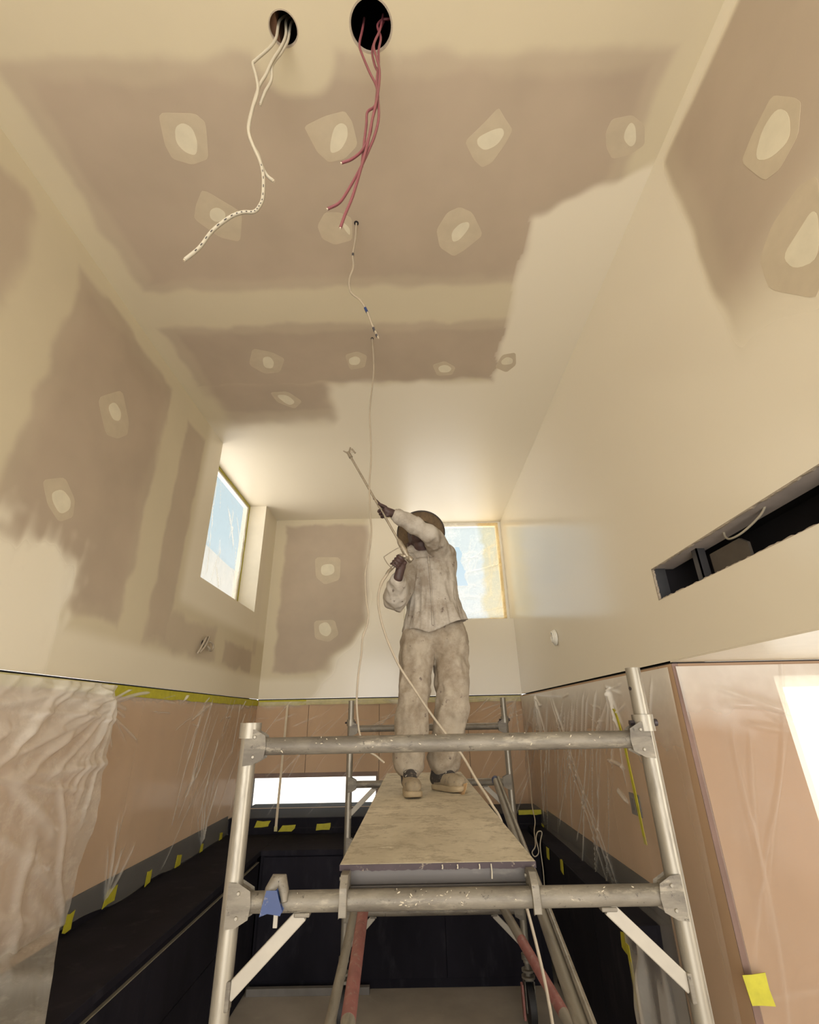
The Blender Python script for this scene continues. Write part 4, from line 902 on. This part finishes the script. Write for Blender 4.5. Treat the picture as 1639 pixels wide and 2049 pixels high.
for (e, w, f0, f1) in ((elR, wrR, .80, .98), (elL, wrL, .86, 1.02)):
    a, b = e.lerp(w, f0), e.lerp(w, f1); MB().tube([a, a.lerp(b, .5), b], [.051, .044, .037], 20, cap=False).build('cuff', 'jacket', pr, smooth=True)
trou = [[(pelv, .13), (hipR + V3((.0, 0, -.02)), .115)], [(pelv, .13), (hipL + V3((0, 0, -.02)), .110)],
        [(hipR + V3((-.002, 0, 0)), .118), (hipR.lerp(kneR, .5) + V3((-.012, 0, 0)), .100), (kneR + V3((-.006, 0, 0)), .092), (kneR.lerp(ankR, .5), .094), (ankR + V3((0, 0, .075)), .090), (ankR + V3((.006, 0, .045)), .066)],
        [(hipL + V3((.004, 0, 0)), .122), (hipL.lerp(kneL, .5) + V3((.014, 0, 0)), .104), (kneL + V3((.006, 0, 0)), .094), (kneL.lerp(ankL, .5), .094), (ankL + V3((0, 0, .075)), .094), (ankL + V3((.01, -.01, .05)), .070)]]
blob(trou, .010, 4, 'coverall_trousers', 'trousers', pr, folds(.014, 10, 7.0, 5))
MB().tube([V3((.110, 3.005, 2.90)), V3((.118, 2.995, 2.75)), V3((.122, 2.972, 2.55)), V3((.122, 2.962, 2.43))], [.006, .005, .005, .006], 8).build('zip_placket', 'jacket', pr, smooth=True)
# hat: wide round brim with a shallow crown, seen from below
hq = hup.to_track_quat('Z', 'Y').to_matrix(); bc = V3((.069, 3.19, 3.145))
def disc(prof, n=48):
    V = []; F = []
    for r, z in prof: V += [bc + hq @ V3((r * math.cos(2 * math.pi * k / n), r * math.sin(2 * math.pi * k / n), z)) for k in range(n)]
    for i in range(len(prof) - 1):
        for k in range(n): F.append((i * n + k, i * n + (k + 1) % n, (i + 1) * n + (k + 1) % n, (i + 1) * n + k))
    return V, F
hb = MB(); hb.add(*disc([(.098, -.018), (.13, -.012), (.160, -.010), (.172, -.014), (.173, -.009), (.160, -.004), (.13, -.006), (.105, -.010), (.10, .04), (.085, .075), (.05, .088), (.001, .09)]))
ho = hb.build('hat', 'hat', pr, smooth=True)
hr_ = MB(); hr_.add(*disc([(.169, -.017), (.177, -.015), (.177, -.008), (.169, -.007), (.169, -.017)])); hr_.build('hat_binding', 'hat_rim', ho, smooth=True)
hbn = MB(); hbn.add(*disc([(.104, -.006), (.107, -.006), (.105, .022), (.102, .022)])); hbn.build('hat_band', 'hat_rim', ho, smooth=True)
# shoes
def shoe(heel, toe, dark):
    heel, toe = V3(heel), V3(toe); d = (toe - heel); L = d.length; d.normalize(); sd = V3((-d.y, d.x, 0)); z = V3((0, 0, 1))
    def outline(k): # half widths along the sole
        k = k * .9
        pts = [(0, .022), (.03, .038), (.08, .041), (.14, .044), (.19, .052), (.235, .052), (.262, .040), (.278, .020)]
        sc_ = L / .278; l = [(a * sc_, w * k) for a, w in pts]; return l + [(a, -w) for a, w in reversed(l)]
    def loft(levels, name, mat, parent):
        V = []; F = []; n = len(outline(1)); 
        for (zz, k, lift) in levels:
            for (a, w) in outline(k): V.append(heel + d * (a * (1 - .0) + (0)) + sd * w + z * (zz + lift * max(0, (a / L - .62)) ** 2 * .5))
        for i in range(len(levels) - 1):
            for k in range(n): F.append((i * n + k, i * n + (k + 1) % n, (i + 1) * n + (k + 1) % n, (i + 1) * n + k))
        F.append(tuple(range(n - 1, -1, -1))); F.append(tuple((len(levels) - 1) * n + k for k in range(n)))
        o = link_mesh(name, V, F, mat, parent); auto_smooth(o.data, 1.0); b = o.modifiers.new('b', 'SUBSURF'); b.levels = 1; b.render_levels = 1; return o
    so = loft([(0, 1.0, .12), (.004, 1.08, .12), (.026, 1.1, .1), (.036, 1.02, .08)], 'shoe', 'sole', pr)
    chains = [[(heel + d * .035 + z * .055, .036), (heel + d * .06 + z * .095, .043), (heel + d * .07 + z * .12, .046)], [(heel + d * .05 + z * .055, .041), (heel + d * .12 + z * .062, .046), (heel + d * .19 - sd * .008 + z * .054, .043), (heel + d * (L - .047) - sd * .006 + z * .052, .036)], [(heel + d * .19 + sd * .010 + z * .054, .042), (heel + d * (L - .047) + sd * .008 + z * .052, .036)], [(heel + d * .08 + z * .095, .04), (heel + d * .13 + z * .075, .036), (heel + d * .2 + z * .05, .034)]]
    u = blob(chains, .006, 3, 'upper', 'shoe', None); u.parent = so
    hc_ = [[(heel + d * .034 + z * .06, .043), (heel + d * .055 + z * .09, .048), (heel + d * .062 + z * .115, .050)]]
    if dark: hc_.append([(heel + d * .05 + z * .062, .044), (heel + d * .115 + z * .068, .0475)])
    h = blob(hc_, .006, 2, 'heel_counter', 'shoe_dark', None); h.parent = so
    lc = MB()
    for k in range(3):
        c = heel + d * (.122 + .024 * k) + z * (.130 - .017 * k); lc.tube([c - sd * .034 - z * .016 + d * .006 * (k % 2), c + z * .002, c + sd * .034 - z * .016 - d * .006 * (k % 2)], .0042, 6)
    c = heel + d * .112 + z * .132; lc.tube([c, c + sd * .03 + z * .008, c + sd * .048 - z * .018], .0025, 6); lc.tube([c, c - sd * .03 + z * .006, c - sd * .044 - z * .02], .0025, 6)
    tg = blob([[(heel + d * .10 + z * .100, .040), (heel + d * .165 + z * .074, .032)]], .006, 1, 'tongue', 'shoe_dark', None); tg.parent = so
    lace = lc.build('lace', 'lace', None, smooth=True); lace.parent = so
    return so
shoe((-.055, 3.135, PZ), (-.012, 2.865, PZ), False)
shoe((.098, 3.255, PZ), (.272, 3.045, PZ), True)

# ------------------------------------------------------------------ spray gun, pole and hose
sg = empty('spray_gun', tuple(PG)); tag(sg, 'airless spray gun with long extension pole held in both hands', 'spray gun')
MB().tube([PG, PT], .0074, 12).build('pole', 'gunmetal', sg, smooth=True)
MB().tube([PG - pax * .01, PG + pax * .03, PG + pax * .10, PG + pax * .125], [.012, .019, .016, .008], 14).build('pole_grip', 'gunmetal', sg, smooth=True)
gb_ = MB().tube([PG - pax * .012, PG + V3((.03, 0, -.032))], [.019, .015], 12).tube([PG + V3((-.01, 0, -.005)), PG + V3((-.05, -.005, .0))], [.015, .013], 12).tube([PG + V3((.0, -.02, -.02)), PG + V3((.018, .02, -.03))], [.012, .014], 10).build('gun_body', 'gunmetal', sg, smooth=True)
MB().tube([V3((-.062, 2.742, 2.822)), HGp, V3((-.128, 2.735, 2.733))], [.013, .012, .010], 12).build('handle', 'gunmetal', sg, smooth=True)
MB().tube(spline([(-.045, 2.742, 2.846), (-.072, 2.74, 2.868), (-.098, 2.738, 2.862), (-.165, 2.735, 2.818), (-.172, 2.735, 2.804), (-.150, 2.735, 2.765), (-.128, 2.735, 2.742)], 5), .0030, 8).build('trigger_guard', 'gunmetal', sg, smooth=True)
tp = MB().tube([PT - pax * .02, PT + pax * .028], [.014, .011], 12).build('nozzle', 'gunmetal', sg, smooth=True)
MB().tube([PT + pax * .015, PT + V3((-.045, .0, .035))], [.008, .0035], 8).tube([PT + pax * .015, PT + V3((.003, 0, .062))], [.008, .005], 8).build('tip_guard', 'gunmetal', tp, smooth=True)
MB().tube([PT + pax * .015, PT + V3((.020, 0, .030))], .0045, 8).tube([PT + V3((.012, 0, .050)), PT + V3((.038, 0, .016))], .0065, 8).build('tip_key', 'gunmetal', tp, smooth=True)
MB().tube([V3((-.126, 2.735, 2.735)), V3((-.142, 2.722, 2.716)), V3((-.158, 2.716, 2.692))], [.010, .011, .0085], 12).build('hose_fitting', 'gunmetal', sg, smooth=True)
hp = spline([(-.150, 2.718, 2.70), (-.19, 2.71, 2.629), (-.204, 2.70, 2.522), (-.171, 2.70, 2.363), (-.095, 2.70, 2.184), (-.001, 2.70, 2.039), (.076, 2.69, 1.926), (.15, 2.68, 1.828), (.233, 2.66, 1.72), (.295, 2.62, 1.61), (.352, 2.58, 1.519), (.40, 2.53, 1.40), (.50, 2.48, .9), (.55, 2.6, .3), (.6, 2.9, .02), (.8, 3.6, .012), (.75, 3.9, .012)], 8)
ho_ = MB().tube(hp, [.0095 if i < 9 else .0066 for i in range(len(hp))], 12).build('spray_hose', 'hose', None, smooth=True); tag(ho_, 'grey paint hose looping from the gun across the white trousers', 'hose')

# ------------------------------------------------------------------ cables
def cable(name, label, mat, paths, r, group=None, prints=(), end=None):
    root = empty(name, paths[0][-1]); tag(root, label, 'cable', group)
    for p in paths: 
        c = MB().tube(spline(p, 5), r, 10).build('conductor', mat, root, smooth=True)
        d = Vector(p[-1]) - Vector(p[-2]); d.normalize()
        MB().tube([Vector(p[-1]) - d * .002, Vector(p[-1]) + d * .004], r * .7, 8).build('cut_end', 'rope' if mat != 'rope' else 'ink', c, smooth=True)
    return root
w1p = [(-.46, .93, 4.60), (-.489, .91, 4.496), (-.49, .91, 4.355), (-.507, .91, 4.279), (-.551, .91, 4.188), (-.559, .91, 4.159), (-.539, .91, 4.081), (-.521, .91, 3.995), (-.519, .91, 3.93), (-.524, .91, 3.867), (-.524, .91, 3.746), (-.513, .91, 3.688), (-.488, .91, 3.617), (-.462, .91, 3.548), (-.444, .91, 3.47), (-.435, .91, 3.371), (-.441, .91, 3.328), (-.455, .91, 3.303), (-.489, .91, 3.302), (-.524, .91, 3.281), (-.567, .91, 3.222), (-.593, .91, 3.152), (-.627, .91, 3.101)]
w2p = [(-.45, .93, 4.60), (-.468, .92, 4.523), (-.459, .92, 4.40), (-.47, .92, 4.303), (-.493, .92, 4.203), (-.507, .92, 4.103), (-.522, .92, 4.035), (-.529, .92, 3.936), (-.533, .92, 3.811), (-.529, .92, 3.751), (-.51, .92, 3.678), (-.479, .92, 3.607), (-.458, .92, 3.539), (-.437, .92, 3.494), (-.415, .92, 3.468)]
w3p = [(-.44, .94, 4.60), (-.451, .93, 4.509), (-.452, .93, 4.386), (-.469, .93, 4.29), (-.495, .93, 4.198), (-.488, .93, 4.091), (-.503, .93, 4.006), (-.512, .93, 3.925)]
cw = cable('power_cable', 'white electrical cables twisting down from the small ceiling opening', 'white_cable', [w1p, w2p, w3p], .0056)
pk = MB(); sp1 = spline(w1p, 5)
for i in range(66, len(sp1) - 3, 2):
    a, b = Vector(sp1[i]), Vector(sp1[i + 1]); pk.tube([a + V3((.0016, -.0052, -.0036)), a.lerp(b, .6) + V3((.0016, -.0052, -.0036))], .0013, 6)
pk.build('printed_marks', 'ink', cw, smooth=True)
pp = [[(-.15, .93, 4.55), (-.152, .91, 4.40), (-.161, .91, 4.285), (-.148, .91, 4.205), (-.118, .91, 4.079), (-.094, .91, 3.993), (-.085, .91, 3.911), (-.093, .91, 3.848), (-.104, .91, 3.772), (-.111, .91, 3.685), (-.134, .91, 3.602), (-.166, .91, 3.555), (-.199, .91, 3.535)],
      [(-.03, .915, 4.50), (-.047, .91, 4.482), (-.074, .91, 4.475), (-.093, .91, 4.427), (-.079, .91, 4.334), (-.086, .91, 4.239), (-.085, .91, 4.13), (-.091, .91, 4.026), (-.085, .91, 3.895), (-.082, .91, 3.786), (-.094, .91, 3.684), (-.113, .91, 3.601), (-.137, .91, 3.509), (-.169, .91, 3.409), (-.197, .91, 3.338), (-.232, .91, 3.309)],
      [(-.05, .93, 4.53), (-.064, .92, 4.503), (-.092, .92, 4.381), (-.112, .92, 4.266), (-.101, .92, 4.155), (-.085, .92, 4.084), (-.09, .92, 3.982), (-.094, .92, 3.901), (-.101, .92, 3.87), (-.123, .92, 3.84), (-.125, .92, 3.764), (-.131, .92, 3.649), (-.135, .92, 3.532)],
      [(-.07, .91, 4.52), (-.082, .90, 4.366), (-.104, .90, 4.252), (-.09, .90, 4.141), (-.08, .90, 4.053), (-.086, .90, 3.904), (-.103, .90, 3.752), (-.117, .90, 3.61), (-.138, .90, 3.466), (-.158, .90, 3.344), (-.177, .90, 3.264), (-.188, .90, 3.207)]]
cable('speaker_cable', 'pinkish red cable bundle hanging from the large round ceiling opening', 'pink_cable', pp, .0046)
ca = [(-.27, 1.71, 4.45), (-.27, 1.71, 4.41), (-.272, 1.71, 4.283), (-.282, 1.71, 4.165), (-.276, 1.71, 4.069), (-.294, 1.71, 3.978), (-.283, 1.71, 3.888), (-.236, 1.71, 3.834), (-.202, 1.71, 3.765), (-.171, 1.71, 3.664), (-.14, 1.71, 3.58)]
cA = cable('light_cable', 'short grey cable with blue tape hanging from the ceiling board', 'grey_cable', [ca], .0052)
MB().tube([(-.208, 1.71, 3.778), (-.197, 1.71, 3.748)], .0068, 10).build('blue_tape', 'blue', cA, smooth=True)
for a, b in (((-.281, 1.71, 4.175), (-.281, 1.71, 4.155)), ((-.165, 1.71, 3.645), (-.158, 1.71, 3.622)), ((-.150, 1.71, 3.60), (-.146, 1.71, 3.588))): MB().tube([a, b], .0061, 10).build('black_mark', 'ink', cA, smooth=True)
clp = [(-.255, 2.571, 4.45), (-.255, 2.571, 4.41), (-.24, 2.571, 4.133), (-.262, 2.571, 3.794), (-.252, 2.571, 3.557), (-.249, 2.571, 3.371), (-.256, 2.571, 3.229), (-.247, 2.571, 3.026), (-.239, 2.571, 2.912), (-.252, 2.571, 2.772), (-.27, 2.571, 2.652), (-.261, 2.571, 2.508), (-.249, 2.571, 2.438), (-.253, 2.571, 2.37), (-.276, 2.571, 2.303), (-.282, 2.571, 2.212), (-.295, 2.571, 2.112), (-.30, 2.571, 1.99), (-.292, 2.571, 1.896), (-.278, 2.571, 1.823), (-.242, 2.571, 1.76), (-.199, 2.571, 1.733), (-.16, 2.571, 1.704)]
cable('light_cable', 'long thin grey cable hanging from the ceiling almost to the deck', 'grey_cable', [clp], .0052)
rp = [(1.235, 5.84, 2.128), (1.238, 5.80, 1.805), (1.222, 5.75, 1.556), (1.185, 5.6, 1.285), (1.120, 5.30, 1.095), (1.112, 5.28, 1.003), (1.080, 5.28, .93), (1.055, 5.20, .912), (1.03, 5.05, .909), (1.05, 4.95, .908), (1.085, 5.05, .909)]
rp = [(1.235, 5.84, 2.128), (1.238, 5.80, 1.805), (1.222, 5.75, 1.556), (1.185, 5.6, 1.285), (1.115, 5.30, 1.095), (1.085, 5.1, 1.01), (1.046, 5.0, .945), (.985, 4.72, .90), (.945, 4.69, .86), (.965, 4.69, .83), (1.0, 4.69, .86), (.99, 4.69, .95), (1.01, 4.69, 1.0), (1.045, 4.69, .995), (1.02, 4.70, .9), (1.02, 4.69, .7), (1.00, 4.69, .45)]
cable('hanging_cord', 'thin pale cord looped down the back right corner', 'rope', [rp], .0042)
# cable tails at the wall outlets
lw = empty('wall_cable', (XL, 4.20, 2.50)); tag(lw, 'grey cable tails curling from the left wall outlet hole', 'cable')
b0 = V3((XL, 4.16, 2.53))
for pts in ([(0, .02, .0), (.03, 0, .05), (.05, -.05, .03), (.035, -.09, -.06), (.02, -.10, -.10)], [(0, .02, 0), (.04, .02, .05), (.055, .0, .045), (.05, -.04, -.03), (.03, -.08, -.09)], [(0, .03, 0), (.05, .03, -.03), (.055, .08, -.055), (.05, .13, -.02), (.04, .12, .02)], [(0, .05, .0), (.045, .06, .02), (.055, .11, .0), (.055, .10, -.05), (.05, .05, -.05)]):
    MB().tube(spline([b0 + V3(p) for p in pts], 5), .009, 10).build('cable_tail', 'grey_cable', lw, smooth=True)
MB().tube([(XL + .001, 4.18, 2.525), (XL + .004, 4.18, 2.525)], .035, 16).build('outlet_hole', 'void', lw)
rw = empty('wall_cable', (XR, 4.22, 2.524)); tag(rw, 'small white coiled cable end on the right wall', 'cable')
for k in range(3):
    pts = [(XR - .012 - .010 * k, 4.222 + (.055 - .012 * k) * math.cos(a), 2.524 + (.060 - .010 * k) * math.sin(a) + .004 * k) for a in np.linspace(.4 * k, 5.6 + .4 * k, 16)]
    MB().tube(pts, .010, 8).build('cable_coil', 'pvc', rw, smooth=True)
MB().tube([(XR - .001, 4.222, 2.524), (XR - .004, 4.222, 2.524)], .03, 16).build('outlet_hole', 'dark_plastic', rw)
cable('slot_cable', 'white cable loop sagging inside the wall slot', 'white_cable', [[(XR + .07, 1.86, SZ1 + .02), (XR + .065, 1.85, SZ1 - .02), (XR + .05, 1.80, SZ1 - .045), (XR + .05, 1.72, SZ1 - .045), (XR + .06, 1.62, SZ1 - .015), (XR + .07, 1.58, SZ1 + .03)]], .0045)
ob = empty('outlet_box', (XR, 3.14, 1.42)); tag(ob, 'dark outlet box on the right wall behind the plastic', 'outlet')
MB().box(XR - .008, XR, 3.075, 3.205, 1.365, 1.475).build('plate', 'dark_plastic', ob, bevel=.003)
MB().box(XR - .010, XR - .0079, 3.10, 3.13, 1.39, 1.45).box(XR - .010, XR - .0079, 3.15, 3.18, 1.39, 1.45).build('socket', 'ink', ob)
